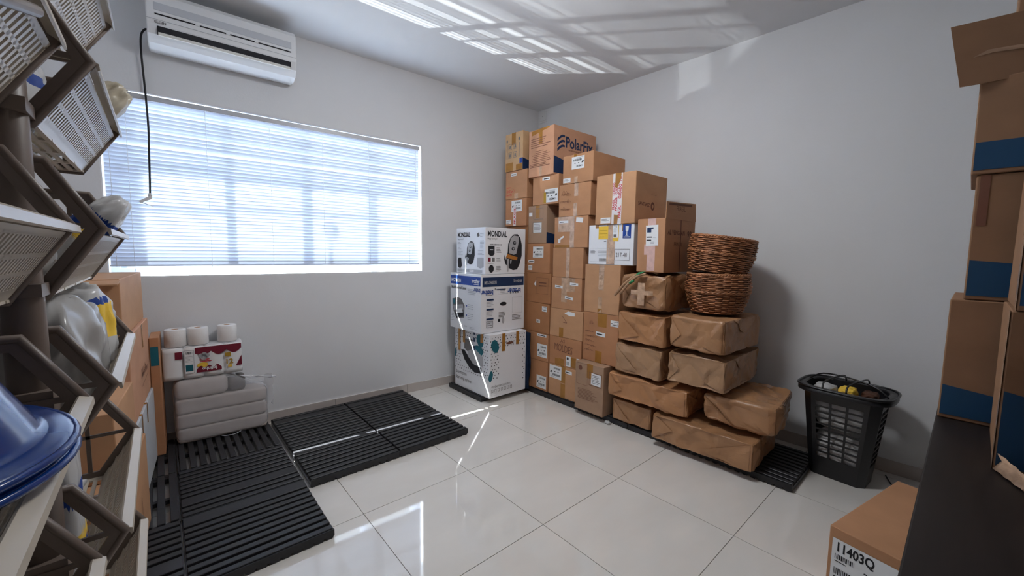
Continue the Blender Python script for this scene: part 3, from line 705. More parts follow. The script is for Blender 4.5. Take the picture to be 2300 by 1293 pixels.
d.disc(0.062, 0.045, 0.027, 0.032, 'ink_black', 1); d.lines(0.115, 0.175, 0.06, 0.05, 4, 'ink_grey', seed=31); d.lines(0.115, 0.105, 0.06, 0.03, 3, 'ink_grey', seed=32); d.lines(0.115, 0.02, 0.055, 0.05, 4, 'ink_grey', seed=33)
d.lines(0.025, 0.085, 0.075, 0.012, 1, 'ink_grey', seed=34)
d.build('lettering', W1.root)
d = Decal(R); fryer(d, 0.195, 0.03, 0.21, 0.315, True); d.build('fryer_picture', W1.root, 'printed picture of a black air fryer with its drawer open')
# dark jacket-like cloth jammed beside the dotted box
cl = thing('dark_cloth', 'dark navy cloth hanging between the dotted box and the carton wall', 'cloth', (-0.672, -0.60, PH))
b = MB(); n = 16; m_ = 8; vs = []; fs = []
for i in range(n+1):
    for j in range(m_+1):
        z = 0.50*i/n; t = j/m_
        vs.append((-0.022 + 0.036*t, -0.012*math.sin(t*5 + z*9) - 0.02 + 0.008*math.sin(z*17+j), z))
k = len(vs); vs += [(x, y+0.06, z) for x, y, z in vs]
for i in range(n):
    for j in range(m_):
        a = i*(m_+1)+j; fs += [(a, a+1, a+m_+2, a+m_+1), (k+a, k+a+m_+1, k+a+m_+2, k+a+1)]
    a = i*(m_+1); e = a+m_; fs += [(a, a+m_+1, k+a+m_+1, k+a), (e, k+e, k+e+m_+1, e+m_+1)]
for j in range(m_): a = n*(m_+1)+j; fs.append((a, a+1, k+a+1, k+a)); fs.append((j, k+j, k+j+1, j+1))
b.add(vs, fs, 'navy_cloth', True); b.build('folds', cl)

# ================================================================== the wall of cartons
XF = -0.618
def C(label, y, z, tint, x=(XF, -0.04), **k): return Carton(label, x, y, z, tint, **k)
# column A, in the corner
zA = [PH+0.001, 0.42, 0.78, 1.14, 1.487, 1.733, 1.985]
for i, tn in enumerate(('tan', 'rust', 'tan', 'brown')):
    C('plain brown carton in the corner behind the printed boxes, ' + ('lowest of its stack', 'second from the floor', 'third from the floor', 'level with the air fryer box')[i], (-0.50, -0.205), (zA[i], zA[i+1]-0.0015), tn, x=(-0.60, -0.06))
A3 = C('orange brown carton just above the air fryer box, with red FRAGIL tape', (-0.50, -0.212), (zA[4], zA[5]-0.0015), 'rust', x=(-0.62, -0.06))
ship_label(A3.L, A3.root, 0.085, 0.13, 0.14, 0.10, 3)
d = Decal(A3.L, 0.0022); d.rect(0.115, 0.0, 0.034, 0.19, 'tape_white'); d.text('FRAGIL', 0.143, 0.015, 0.022, 'ink_red', 1, 'b', width=0.15, rot=PI/2); d.build('tape', A3.root, 'white tape with red lettering')
d = Decal(A3.L); d.rect(0.012, 0.02, 0.07, 0.04, 'paper_white'); d.lines(0.018, 0.025, 0.058, 0.03, 3, 'ink_grey', seed=2); d.build('label', A3.root)
A2 = C('orange brown carton with red handwriting, second from the top in the corner stack', (-0.502, -0.207), (zA[5], zA[6]-0.0015), 'tan', x=(-0.62, -0.06))
d = Decal(A2.L); d.rect(0.075, 0.205, 0.075, 0.026, 'paper_white'); d.rect(0.085, 0.213, 0.055, 0.008, 'ink_grey', 1); d.build('label', A2.root)
d = Decal(A2.L); d.scribble(0.02, 0.06, 0.10, 0.03, 'ink_red', 4); d.scribble(0.015, 0.03, 0.07, 0.025, 'ink_red', 5); d.scribble(0.02, 0.10, 0.05, 0.02, 'ink_red', 6); d.build('handwriting', A2.root)
A2.tape('tape_clear', 0.15, 0.05, 0.0, 0.05)
A1 = C('pale beige carton with handling symbols on top of the corner stack', (-0.452, -0.212), (zA[6], 2.318), 'beige', x=(-0.63, -0.08))
d = Decal(A1.L)
for (u, v) in ((0.045, 0.19), (0.115, 0.19), (0.045, 0.115), (0.115, 0.115)): d.frame(u, v, 0.045, 0.052, 0.004, 'ink_grey', 1); d.poly([(u+0.010, v+0.010), (u+0.035, v+0.010), (u+0.030, v+0.038), (u+0.015, v+0.038)], 'ink_grey', 1)
d.rect(0.185, 0.11, 0.010, 0.13, 'ink_grey', 1); d.rect(0.022, 0.11, 0.008, 0.13, 'ink_grey', 1); d.disc(0.19, 0.27, 0.012, 0.016, 'ink_grey', 1); d.disc(0.026, 0.27, 0.010, 0.016, 'ink_grey', 1)
d.build('handling_symbols', A1.root)
d = Decal(A1.L); d.rect(A1.L.w-0.04, 0.055, 0.04, 0.045, 'ink_blue'); d.build('corner_print', A1.root)
d = Decal(A1.R); d.poly([(0, 0.0), (0.30, 0.0), (0.30, 0.045), (0, 0.10)], 'ink_navy'); d.build('corner_print', A1.root)
A1.tape('tape_brown', 0.115, 0.055, 0.105); A1.tape('tape_brown', 0.06, 0.10, 0.0, 0.075, top=False); A1.tape('tape_brown', 0.19, 0.08, 0.0, 0.05, top=False)
b = MB(); b.tube(smooth_path([(0.06*math.cos(q)-0.05, 0.04*math.sin(q)-0.01, 0.333 + 0.028*math.sin(q/2)) for q in [k*PI/5 for k in range(11)]], 3), 0.007, 'tape_brown', 6); b.build('tape_loop', A1.root)

# column B
zB = [PH+0.001, 0.305, 0.552, 0.812, 1.074, 1.327, 1.652, 1.893]
B8 = C('brown carton with a white label at the bottom of the stack behind the dotted box', (-0.800, -0.512), (zB[0], zB[1]-0.0015), 'rust')
ship_label(B8.L, B8.root, 0.155, 0.02, 0.115, 0.11, 8)
B7 = C('brown carton with two white labels, second from the floor behind the dotted box', (-0.802, -0.512), (zB[1], zB[2]-0.0015), 'rust')
ship_label(B7.L, B7.root, 0.155, 0.035, 0.12, 0.115, 9); d = Decal(B7.L); d.rect(0.15, 0.215, 0.115, 0.022, 'paper_white'); d.rect(0.165, 0.222, 0.09, 0.007, 'ink_black', 1); d.build('label', B7.root)
B6 = C('brown carton with one small square label, third from the floor in its stack', (-0.804, -0.512), (zB[2], zB[3]-0.0015), 'brown')
ship_label(B6.L, B6.root, 0.205, 0.19, 0.06, 0.045, 10); d = Decal(B6.L); d.rect(0.14, 0.085, 0.045, 0.03, 'paper_white'); d.barcode(0.145, 0.09, 0.035, 0.02, seed=3); d.build('label', B6.root)
B5 = C('brown carton with a faint printed panel beside the printer box', (-0.812, -0.512), (zB[3], zB[4]-0.0015), 'brown')
d = Decal(B5.L); d.frame(0.13, 0.08, 0.14, 0.14, 0.002, 'ink_brown'); d.lines(0.16, 0.14, 0.09, 0.05, 2, 'ink_brown', seed=2); d.poly([(0.10, 0.16), (0.125, 0.20), (0.125, 0.14)], 'paper_white'); d.build('print', B5.root)
B4 = C('brown carton with a torn barcode label beside the air fryer box', (-0.795, -0.515), (zB[4], zB[5]-0.0015), 'rust')
ship_label(B4.L, B4.root, 0.075, 0.13, 0.13, 0.095, 11); d = Decal(B4.L); d.rect(0.02, 0.085, 0.075, 0.022, 'paper_white'); d.rect(0.03, 0.092, 0.055, 0.007, 'ink_black', 1); d.rect(0.02, 0.02, 0.05, 0.04, 'paper_white'); d.lines(0.025, 0.025, 0.04, 0.03, 3, 'ink_grey', seed=6); d.build('label', B4.root)
B3 = C('narrow grey brown carton with outlined panels and a dark blue lower corner', (-0.752, -0.522), (zB[5], zB[6]-0.0015), 'grey')
L = B3.L; d = Decal(L); d.frame(0.065, 0.205, 0.115, 0.095, 0.003, 'ink_grey'); d.frame(0.055, 0.09, 0.11, 0.09, 0.003, 'ink_grey'); d.rect(0.01, 0.235, 0.04, 0.03, 'paper_white', 1); d.build('panel_print', B3.root)
d = Decal(L, 0.0018); d.rect(0.065, 0.092, 0.10, 0.085, 'paper_white'); d.lines(0.072, 0.10, 0.085, 0.07, 6, 'ink_grey', seed=5); d.build('label', B3.root)
B3.tape('tape_brown', 0.115, 0.045, 0.105)
d = Decal(B3.R); d.poly([(0, 0.0), (0.22, 0.0), (0.22, 0.06), (0, 0.095)], 'ink_navy'); d.build('corner_print', B3.root)
B2 = C('orange carton with an upside-down barcode label under the carton with the swoosh logo', (-0.878, -0.572), (zB[6], zB[7]-0.0015), 'tan')
ship_label(B2.L, B2.root, 0.145, 0.015, 0.15, 0.11, 12, code='114030', flip=True); d = Decal(B2.L); d.rect(0.115, 0.20, 0.085, 0.026, 'paper_white'); d.rect(0.13, 0.208, 0.06, 0.008, 'ink_black', 1); d.rect(0.135, 0.01, 0.028, 0.09, 'ink_ochre', 1); d.build('label', B2.root)
B1 = C('large pinkish carton with a dark swoosh logo at the top of the carton wall', (-0.842, -0.535), (zB[7], 2.283), 'pink', x=(-0.635, -0.10), rz=-0.03)
L, R = B1.L, B1.R
d = Decal(L); d.lines(0.03, 0.235, L.w-0.06, 0.09, 5, 'ink_brown', seed=41, t=0.005); d.lines(0.08, 0.20, 0.12, 0.02, 1, 'ink_brown', seed=42, t=0.004); d.lines(0.025, 0.115, L.w-0.05, 0.085, 6, 'ink_brown', seed=43, t=0.004, centre=True)
d.lines(0.02, 0.075, L.w-0.05, 0.035, 3, 'ink_brown', seed=44, t=0.005); d.build('printed_text', B1.root)
d = Decal(R)
for k in range(3):
    pts = []
    for i in range(7): t = i/6; pts.append((0.040 + 0.088*t, 0.205 + 0.040*(2-k) + 0.040*math.sin(t*PI*0.62)))
    for i in range(7): t = 1-i/6; pts.append((0.040 + 0.088*t, 0.205 + 0.040*(2-k) - 0.024 + 0.042*math.sin(t*PI*0.60) + 0.006*t))
    d.poly(pts, 'ink_navy')
d.text('PolarFix', 0.135, 0.232, 0.088, 'ink_navy', 0, 'b', width=0.345); d.barcode(0.175, 0.205, 0.20, 0.013, 'ink_brown', 0, seed=77); d.build('logo', B1.root, 'dark navy company logo with swoosh')
d = Decal(R); d.poly([(0, 0.01), (0.535, 0.01), (0.535, 0.02), (0.22, 0.105), (0, 0.145)], 'ink_navy'); d.build('corner_print', B1.root)
B1.tape('tape_brown', 0.145, 0.045, 0.125); d = Decal(L, 0.0009); d.poly([(0.035, L.h-0.045), (0.25, L.h-0.012), (0.25, L.h), (0.035, L.h-0.008)], 'tape_brown'); d.build('tape', B1.root); B1.tape('tape_clear', 0.15, 0.03, 0.0, 0.08, top=False)

# column C
zC = [PH+0.001, 0.315, 0.555, 0.789, 1.049, 1.291, 1.538, 1.792]
C8 = C('sand coloured carton with two labels and brown tape at the floor, below MOLDES', (-1.135, -0.808), (zC[0], zC[1]-0.0015), 'sand')
ship_label(C8.L, C8.root, 0.012, 0.145, 0.135, 0.11, 14); d = Decal(C8.L, 0.0016); d.rect(0.19, 0.215, 0.07, 0.028, 'paper_white', rot=-0.06); d.rect(0.198, 0.225, 0.04, 0.008, 'ink_black', 1); d.build('label', C8.root)
C8.tape('tape_brown', 0.165, 0.05, 0.14, top=False); C8.tape('tape_brown', 0.165, 0.05, 0, 0.12, top=False)
C7 = C('orange brown carton with MOLDES handwritten across it', (-1.160, -0.812), (zC[1], zC[2]-0.0015), 'rust')
d = Decal(C7.L); d.text('MOLDES', 0.055, 0.125, 0.062, 'ink_brown', width=0.20, rot=-0.06); d.text('AS', 0.125, 0.195, 0.03, 'ink_brown', width=0.05); d.build('handwriting', C7.root)
C7.tape('tape_brown', 0.14, 0.06, 0.0, 0.06, top=False); C7.tape('tape_brown', 0.09, 0.045, 0.0, 0.055, top=False); d = Decal(C7.L, 0.0016)
for u in (0.19, 0.30): d.rect(u, 0.01, 0.05, 0.085, 'paper_white'); d.barcode(u+0.005, 0.02, 0.03, 0.03, seed=int(u*100)); d.rect(u+0.008, 0.065, 0.02, 0.02, 'ink_black', 1)
d.rect(0.24, 0.01, 0.06, 0.08, 'tape_brown', 1); d.build('label', C7.root)
C6 = C('plain brown carton with a folded flap above the one marked MOLDES', (-1.166, -0.812), (zC[2], zC[3]-0.0015), 'sand')
d = Decal(C6.L); d.poly([(0.16, 0.20), (0.20, 0.222), (0.27, 0.215), (0.27, 0.19), (0.22, 0.185)], 'paper_white'); d.build('label', C6.root); C6.tape('tape_brown', 0.13, 0.045, 0.0, 0.08, top=False); d = Decal(C6.L); d.stroke([(0.14, 0.175), (0.19, 0.125), (0.15, 0.125)], 0.004, 'ink_brown'); d.build('crease', C6.root)
C5 = C('brown carton with three narrow white strip labels', (-1.145, -0.822), (zC[3], zC[4]-0.0015), 'tan')
C5.tape('tape_clear', 0.14, 0.06, 0.20, top=True); C5.tape('tape_clear', 0.21, 0.08, 0.11, top=False)
for u, v, r_ in ((0.04, 0.17, -0.05), (0.20, 0.20, -0.03), (0.15, 0.085, -0.08)): d = Decal(C5.L, 0.0016); d.rect(u, v, 0.085, 0.022, 'paper_white', 0, r_); d.rect(u+0.012, v+0.008, 0.05, 0.006, 'ink_grey', 1, r_); d.build('label', C5.root)
C4 = C('plain carton closed with one long clear tape, mid height in the carton wall', (-1.150, -0.828), (zC[4], zC[5]-0.0015), 'tan')
C4.tape('tape_clear', 0.165, 0.035, 0.15, 0.09)
C3 = C('carton wrapped in clear tape with torn white labels', (-1.188, -0.838), (zC[5], zC[6]-0.0015), 'tan')
C3.tape('tape_clear', 0.19, 0.045, 0.245, top=True); C3.tape('tape_clear', 0.11, 0.14, 0.12, top=False); d = Decal(C3.L, 0.0018); d.rect(0.05, 0.195, 0.10, 0.020, 'paper_white'); d.rect(0.06, 0.20, 0.04, 0.006, 'ink_grey', 1); d.build('label', C3.root); d = Decal(C3.L, 0.0018); d.rect(0.23, 0.195, 0.07, 0.038, 'paper_white', 0, -0.1); 
d.build('label', C3.root); d = Decal(C3.L, 0.0018); d.poly([(0.045, 0.035), (0.045, 0.065), (0.10, 0.095), (0.11, 0.085), (0.07, 0.06), (0.07, 0.04)], 'paper_white'); d.build('label', C3.root); C3.tape('tape_brown', 0.09, 0.16, 0.0, 0.02, top=False)
C2 = C('carton with upside-down red-brown handwriting', (-1.205, -0.880), (zC[6], zC[7]-0.0015), 'tan')
d = Decal(C2.L); d.scribble(0.03, 0.165, 0.085, 0.045, 'ink_brown', 81); d.scribble(0.02, 0.11, 0.10, 0.028, 'ink_brown', 82); d.scribble(0.02, 0.05, 0.10, 0.032, 'ink_brown', 83); d.build('handwriting', C2.root)
C2.tape('tape_clear', 0.18, 0.04, 0.10); C2.tape('tape_clear', 0.175, 0.035, 0.0, 0.10, top=False)
C1 = C('carton with an upside-down barcode label stepping down beside the swoosh logo', (-1.222, -0.918), (zC[7], 2.012), 'tan', x=(-0.62, -0.20))
ship_label(C1.L, C1.root, 0.09, 0.105, 0.125, 0.095, 15, code='114030', flip=True); d = Decal(C1.L); d.rect(0.006, 0.01, 0.075, 0.035, 'paper_white'); d.lines(0.012, 0.015, 0.06, 0.025, 3, 'ink_grey', seed=8); d.build('label', C1.root)
C1.tape('tape_brown', 0.125, 0.03, 0.06); C1.tape('tape_clear', 0.135, 0.035, 0, 0.05, top=False)

# column D
zD = [PH+0.001, 0.421, 0.800, 1.166, 1.459]
D5 = C('worn upright carton with printed lines and a white label, standing lowest and furthest out', (-1.437, -1.162), (zD[0], zD[1]-0.0015), 'grey', x=(-0.695, -0.12), jit=0.006)
L = D5.L; d = Decal(L); d.frame(0.015, 0.20, 0.105, 0.165, 0.002, 'ink_brown'); d.frame(0.135, 0.215, 0.115, 0.10, 0.0025, 'ink_brown'); d.lines(0.03, 0.09, 0.20, 0.085, 8, 'ink_brown', seed=51, t=0.0022); d.disc(0.05, 0.33, 0.018, 0.020, 'ink_brown'); d.build('printed_text', D5.root)
d = Decal(L, 0.0018); d.rect(0.155, 0.222, 0.088, 0.088, 'paper_white', 0, -0.03); d.lines(0.165, 0.232, 0.07, 0.07, 6, 'ink_grey', seed=53); d.build('label', D5.root); D5.tape('tape_brown', 0.14, 0.055, 0.11, top=False)
D4 = C('orange brown carton with handwritten lines and two small labels', (-1.490, -1.170), (zD[1], zD[2]-0.0015), 'rust')
L = D4.L; d = Decal(L)
for i in range(5): d.scribble(0.025, 0.225-0.036*i, 0.075+0.02*(i % 2), 0.018, 'ink_brown', 60+i, 0.0022)
d.scribble(0.06, 0.285, 0.04, 0.03, 'ink_brown', 70); d.build('handwriting', D4.root)
d = Decal(L, 0.0016); d.rect(0.12, 0.205, 0.085, 0.032, 'paper_white', 0, -0.05); d.rect(0.13, 0.216, 0.05, 0.009, 'ink_black', 1); d.build('label', D4.root); ship_label(L, D4.root, 0.25, 0.295, 0.08, 0.045, 16); D4.tape('tape_brown', 0.175, 0.08, 0.10); D4.tape('tape_brown', 0.15, 0.06, 0, 0.09, top=False)
D3 = C('large plain sand carton with a strip of clear tape under the white carton', (-1.490, -1.170), (zD[2], zD[3]-0.0015), 'sand')
D3.tape('tape_clear', 0.155, 0.048, 0.19); D3.tape('tape_clear', 0.15, 0.035, 0, 0.12, top=False); D3.tape('tape_brown', 0.15, 0.04, 0, 0.035, top=False)
D2 = C('white carton with yellow labels, a blue glass symbol and 217-40', (-1.590, -1.196), (zD[3], zD[4]-0.0015), 'white')
L = D2.L; d = Decal(L); d.text('217-40', 0.245, 0.058, 0.032, 'ink_grey', width=0.095); d.frame(0.235, 0.035, 0.125, 0.08, 0.0025, 'ink_grey'); d.lines(0.14, 0.165, 0.03, 0.012, 1, 'ink_black', seed=1); d.build('lettering', D2.root)
d = Decal(L, 0.0014); d.rect(0.09, 0.185, 0.085, 0.095, 'ink_yellow'); d.lines(0.095, 0.195, 0.075, 0.07, 3, 'ink_ochre', seed=2, t=0.002); d.rect(0.215, 0.17, 0.05, 0.115, 'ink_yellow'); d.rect(0.215, 0.195, 0.045, 0.09, 'paper_white', 1); d.text('23', 0.225, 0.262, 0.018, 'ink_grey', 2); d.rect(0.222, 0.20, 0.025, 0.02, 'ink_grey', 2); d.lines(0.22, 0.225, 0.035, 0.03, 3, 'ink_pale', 2, seed=9); d.build('label', D2.root, 'yellow and white labels')
d = Decal(L); d.rect(0.298, 0.190, 0.066, 0.098, 'ink_blue'); d.poly([(0.318, 0.275), (0.320, 0.245), (0.328, 0.238), (0.328, 0.215), (0.318, 0.208), (0.346, 0.208), (0.334, 0.215), (0.334, 0.238), (0.343, 0.245), (0.345, 0.275)], 'paper_white', 1); d.rect(0.305, 0.196, 0.052, 0.006, 'paper_white', 1); d.build('glass_symbol', D2.root, 'white wine glass on a blue square')
d = Decal(L); d.lines(0.02, 0.08, 0.055, 0.03, 3, 'ink_grey', seed=3); d.barcode(0.10, 0.025, 0.065, 0.02, 'ink_grey', seed=4); d.lines(0.09, 0.06, 0.09, 0.045, 4, 'ink_pale', seed=5); d.frame(0.015, 0.02, 0.17, 0.10, 0.0015, 'ink_pale'); d.build('label', D2.root)
D2.tape('tape_clear', 0.20, 0.07, 0.288); D2.tape('tape_brown', 0.075, 0.03, 0.025, top=False); D2.tape('tape_brown', 0.315, 0.05, 0.05, top=False)
D1 = C('big carton with white and red FRAGIL CUIDADO tape down its front', (-1.592, -1.258), (zD[4], 1.812), 'sand', x=(-0.628, -0.205), lean=(0.0, -0.004))
L, R = D1.L, D1.R
d = Decal(L, 0.0014); d.rect(0.145, 0.0, 0.05, L.h, 'tape_white'); d.rect(0.19, 0.0, 0.035, L.h, 'tape_white', 0)
d.text('FRAGIL', 0.165, 0.10, 0.018, 'ink_red', 1, 'b', width=0.075, rot=PI/2); d.text('CUIDADO', 0.165, 0.20, 0.018, 'ink_red', 1, 'b', width=0.09, rot=PI/2); d.text('FRAGIL', 0.187, 0.09, 0.018, 'ink_red', 1, 'b', width=0.10, rot=PI/2); d.text('CUIDADO', 0.187, 0.205, 0.018, 'ink_red', 1, 'b', width=0.10, rot=PI/2)
d.text('FRAGIL', 0.219, 0.04, 0.024, 'ink_red', 1, 'b', width=0.085, rot=PI/2); d.text('CUIDADO', 0.219, 0.175, 0.024, 'ink_red', 1, 'b', width=0.10, rot=PI/2); d.text('FRA', 0.219, 0.295, 0.024, 'ink_red', 1, 'b', width=0.045, rot=PI/2)
d.build('tape', D1.root, 'white tape with red warning lettering')
d = Decal(L, 0.0022); d.poly([(0.165, 0.0), (0.195, 0.0), (0.20, 0.06), (0.165, 0.065)], 'tape_brown'); d.build('tape', D1.root); d = Decal(L, 0.0022); d.poly([(0.165, L.h-0.095), (0.185, L.h-0.10), (0.21, L.h-0.05), (0.215, L.h), (0.165, L.h)], 'tape_brown'); d.build('tape', D1.root)
d = Decal(L); d.rect(0.05, 0.008, 0.085, 0.04, 'paper_white'); d.lines(0.06, 0.014, 0.065, 0.028, 3, 'ink_grey', seed=8); d.build('label', D1.root)
d = Decal(R); d.text('SANTEREZ', 0.035, 0.128, 0.024, 'ink_brown', 0, 'b', width=0.15, rot=-0.03); d.disc(0.225, 0.130, 0.026, 0.030, 'ink_brown'); d.disc(0.225, 0.130, 0.012, 0.014, 'cardboard_sand', 1); d.lines(0.20, 0.20, 0.10, 0.03, 1, 'ink_brown', seed=4, t=0.002); d.build('logo', D1.root)
# column E
E1 = C('tall carton with a white courier label and pinkish tape next to the white carton', (-1.822, -1.618), (1.128, 1.482), 'tan', x=(-0.632, -0.205))
L, R = E1.L, E1.R
E1.tape('tape_pink', 0.105, 0.058, 0.345); d = Decal(L, 0.0016); d.rect(0.055, 0.115, 0.03, 0.07, 'tape_pink'); d.build('tape', E1.root)
d = Decal(L, 0.002); d.rect(0.065, 0.175, 0.088, 0.135, 'paper_white', 0, 0.03); d.rect(0.073, 0.262, 0.030, 0.025, 'ink_navy', 1); d.rect(0.073, 0.285, 0.045, 0.010, 'ink_navy', 1); d.rect(0.070, 0.228, 0.04, 0.007, 'ink_black', 1); d.rect(0.070, 0.208, 0.035, 0.007, 'ink_black', 1); d.lines(0.10, 0.185, 0.04, 0.02, 2, 'ink_pale', seed=4); d.lines(0.115, 0.215, 0.03, 0.02, 2, 'ink_pale', seed=5); d.build('label', E1.root)
d = Decal(R); d.text('AL VENGEAN', 0.035, 0.250, 0.030, 'ink_brown', 0, 'b', width=0.235); d.text('9R', 0.305, 0.240, 0.042, 'ink_brown', 0, 'b', width=0.07); d.text('FRAGIL', 0.12, 0.175, 0.028, 'ink_brown', 0, width=0.12); d.stroke([(0.21, 0.0), (0.205, 0.12), (0.212, 0.24), (0.208, E1.R.h)], 0.012, 'ink_brown', 0); d.build('lettering', E1.root)
h = E1.dz; x0, x1 = -E1.dx/2+0.004, E1.dx/2-0.002; y0 = -E1.dy/2
q = [(x0, y0+0.001, h-0.004), (x1, y0+0.001, h-0.004), (x1-0.006, y0+0.004, h+0.122), (x0+0.008, y0+0.004, h+0.104)]
b = MB(); b.add(q + [(x, y+0.005, z) for x, y, z in q], [(0,1,2,3), (7,6,5,4), (0,4,5,1), (1,5,6,2), (2,6,7,3), (3,7,4,0)], 'cardboard_tan'); fl = fixn(b.build('raised_flap', E1.root))
d = Decal(Face(*q), 0.001); d.text('FRAGIL', 0.13, 0.055, 0.032, 'ink_brown', 0, width=0.13); d.rect(0.03, 0.088, 0.33, 0.014, 'ink_brown', 0); d.build('lettering', fl)

# ================================================================== brown paper parcels
def sstep(a, b, x): t = max(0.0, min(1.0, (x-a)/(b-a))); return t*t*(3-2*t)
def soft_box(nx, ny, nz):
    """unit cube surface, gridded, shared vertices"""
    idx = {}; vs = []; fs = []
    def V(i, j, k):
        key = (i, j, k)
        if key not in idx: idx[key] = len(vs); vs.append(Vector((2*i/nx-1, 2*j/ny-1, 2*k/nz-1)))
        return idx[key]
    for i in range(nx):
        for j in range(ny): fs += [(V(i,j,0), V(i,j+1,0), V(i+1,j+1,0), V(i+1,j,0)), (V(i,j,nz), V(i+1,j,nz), V(i+1,j+1,nz), V(i,j+1,nz))]
    for i in range(nx):
        for k in range(nz): fs += [(V(i,0,k), V(i+1,0,k), V(i+1,0,k+1), V(i,0,k+1)), (V(i,ny,k), V(i,ny,k+1), V(i+1,ny,k+1), V(i+1,ny,k))]
    for j in range(ny):
        for k in range(nz): fs += [(V(0,j,k), V(0,j,k+1), V(0,j+1,k+1), V(0,j+1,k)), (V(nx,j,k), V(nx,j+1,k), V(nx,j+1,k+1), V(nx,j,k+1))]
    return vs, fs
def hsh(*k):
    h = 2166136261
    for c in k: h = ((h ^ (int(c) & 0xffffffff))*16777619) & 0xffffffff
    h ^= h >> 15; h = (h*2246822519) & 0xffffffff; h ^= h >> 13
    return (h & 0xffff)/65535.0
def facets(a, b, cell, seed):
    """piecewise flat random relief, as crumpled paper has"""
    a, b = a/cell, b/cell; i, j = math.floor(a), math.floor(b); fa, fb = a-i, b-j
    h = lambda p, q: hsh(p+1000, q+1000, seed)
    h00, h10, h01, h11 = h(i, j), h(i+1, j), h(i, j+1), h(i+1, j+1)
    if hsh(i+77, j+33, seed+5) > 0.5:
        return h00 + (h10-h00)*fa + (h11-h10)*fb if fa > fb else h00 + (h11-h01)*fa + (h01-h00)*fb
    return h00 + (h10-h00)*fa + (h01-h00)*fb if fa + fb < 1 else h11 + (h01-h11)*(1-fa) + (h10-h11)*(1-fb)
def parcel(label, x, y, z, m='kraft', seed=0, rz=0.0, fold=1, tilt=(0, 0), n=17.0, amp=1.25, name='paper_parcel'):
    dx, dy, dz = (x[1]-x[0])/2, (y[1]-y[0])/2, (z[1]-z[0])/2
    r = thing(name, label, 'parcel', ((x[0]+x[1])/2, (y[0]+y[1])/2, z[0]), rot=(tilt[0], tilt[1], rz))
    vs, fs = soft_box(40, 64, 34); out = []; rr = random.Random(seed); off = Vector((rr.uniform(0, 50), rr.uniform(0, 50), rr.uniform(0, 50)))
    f1 = rr.uniform(0.05, 0.45); f2 = rr.uniform(-0.6, -0.2); vz = rr.uniform(-0.35, 0.15)
    def S(p, lift=0.0):
        s = sum(abs(c)**n for c in p)**(1/n); q = p/s
        nn = Vector([math.copysign(abs(c)**(n-1), c) for c in q])
        nn = Vector((nn.x/dx, nn.y/dy, nn.z/dz)).normalized()
        w = Vector((q.x*dx, q.y*dy, q.z*dz))
        ax = max(range(3), key=lambda i: abs(p[i])); wv = w + Vector((noise.noise(w*6+off), noise.noise(w*6+off*1.3), noise.noise(w*6+off*0.6)))*0.035
        aa, bb = [wv[i] for i in range(3) if i != ax]; sd = seed*17 + ax*5 + (3 if p[ax] > 0 else 0)
        ed = 1 - 0.55*max(abs(p[i]) for i in range(3) if i != ax)**6
        d = -0.020*amp*ed*facets(aa+5, bb+5, 0.095, sd) - 0.007*amp*facets(aa+9, bb+3, 0.040, sd+1) + lift
        c = w + nn*d
        c.z = max(-dz, min(dz, c.z))
        return (c.x, c.y, c.z + dz)
    out = [S(p) for p in vs]
    b = MB(); b.add(out, fs, m, False); o = b.build('wrapping', r)
    # folded-over paper triangles that close the ends
    def flap(axis, tri, lift):
        N = 14; pts = {}; e = MB(); vv = []; ff = []
        for i in range(N+1):
            for j in range(N+1-i):
                k = N-i-j; uv = [(tri[0][t]*i + tri[1][t]*j + tri[2][t]*k)/N for t in (0, 1)]
                p = Vector((-1, uv[0], uv[1])) if axis == 'x' else Vector((uv[0], -1, uv[1]))
                pts[i, j] = len(vv); vv.append(S(p, 0.0025 + lift*(j/N)))
        for i in range(N):
            for j in range(N-i):
                ff.append((pts[i, j], pts[i+1, j], pts[i, j+1]))
                if i + j < N-1: ff.append((pts[i+1, j], pts[i+1, j+1], pts[i, j+1]))
        e.add(vv, ff, m, False); q = e.build('folded_flap', r); md = q.modifiers.new('sheet', 'SOLIDIFY'); md.thickness = 0.0018; md.offset = 0
    R_ = lambda a_, c_: rr.uniform(a_, c_)
    f_ = fold
    flap('x', ((-0.93*f_, R_(0.80, 0.95)), (R_(-0.30, 0.05)*f_, R_(-0.70, -0.35)), (-0.93*f_, -0.93)), 0.007)
    flap('x', ((0.95*f_, R_(0.7, 0.95)), (R_(0.45, 0.65)*f_, R_(-0.3, 0.2)), (0.95*f_, -0.92)), 0.005)
    flap('y', ((-0.93, R_(0.7, 0.95)), (R_(-0.45, -0.1), R_(-0.4, 0.1)), (-0.93, -0.93)), 0.006)
    flap('y', ((-0.55, 0.95), (R_(-0.1, 0.2), R_(0.0, 0.3)), (0.8, 0.95)), 0.005)
    return r
parcel('small brown paper parcel lowest against the worn carton, half hidden by the one above', (-0.655, -0.16), (-1.79, -1.475), (PH+0.001, 0.212), 'kraft', 1, fold=-1)
parcel('long orange brown paper parcel, second from the floor beside the worn carton', (-0.69, -0.15), (-2.045, -1.442), (0.224, 0.405), 'kraft_orange', 2, 0.02)
parcel('pale shiny brown paper parcel, third from the floor in its stack', (-0.675, -0.14), (-1.868, -1.494), (0.408, 0.628), 'kraft_dull', 3, -0.03, -1, amp=1.5)
parcel('orange brown paper parcel, second from the top of its stack', (-0.668, -0.13), (-1.873, -1.496), (0.631, 0.852), 'kraft_orange', 4, 0.0, -1)
P1 = parcel('brown paper parcel with clear tape and a green ribbon, topmost of its stack', (-0.672, -0.18), (-1.866, -1.497), (0.856, 1.125), 'kraft', 5, 0.03, 1, n=7.0, amp=1.5)
b = MB()
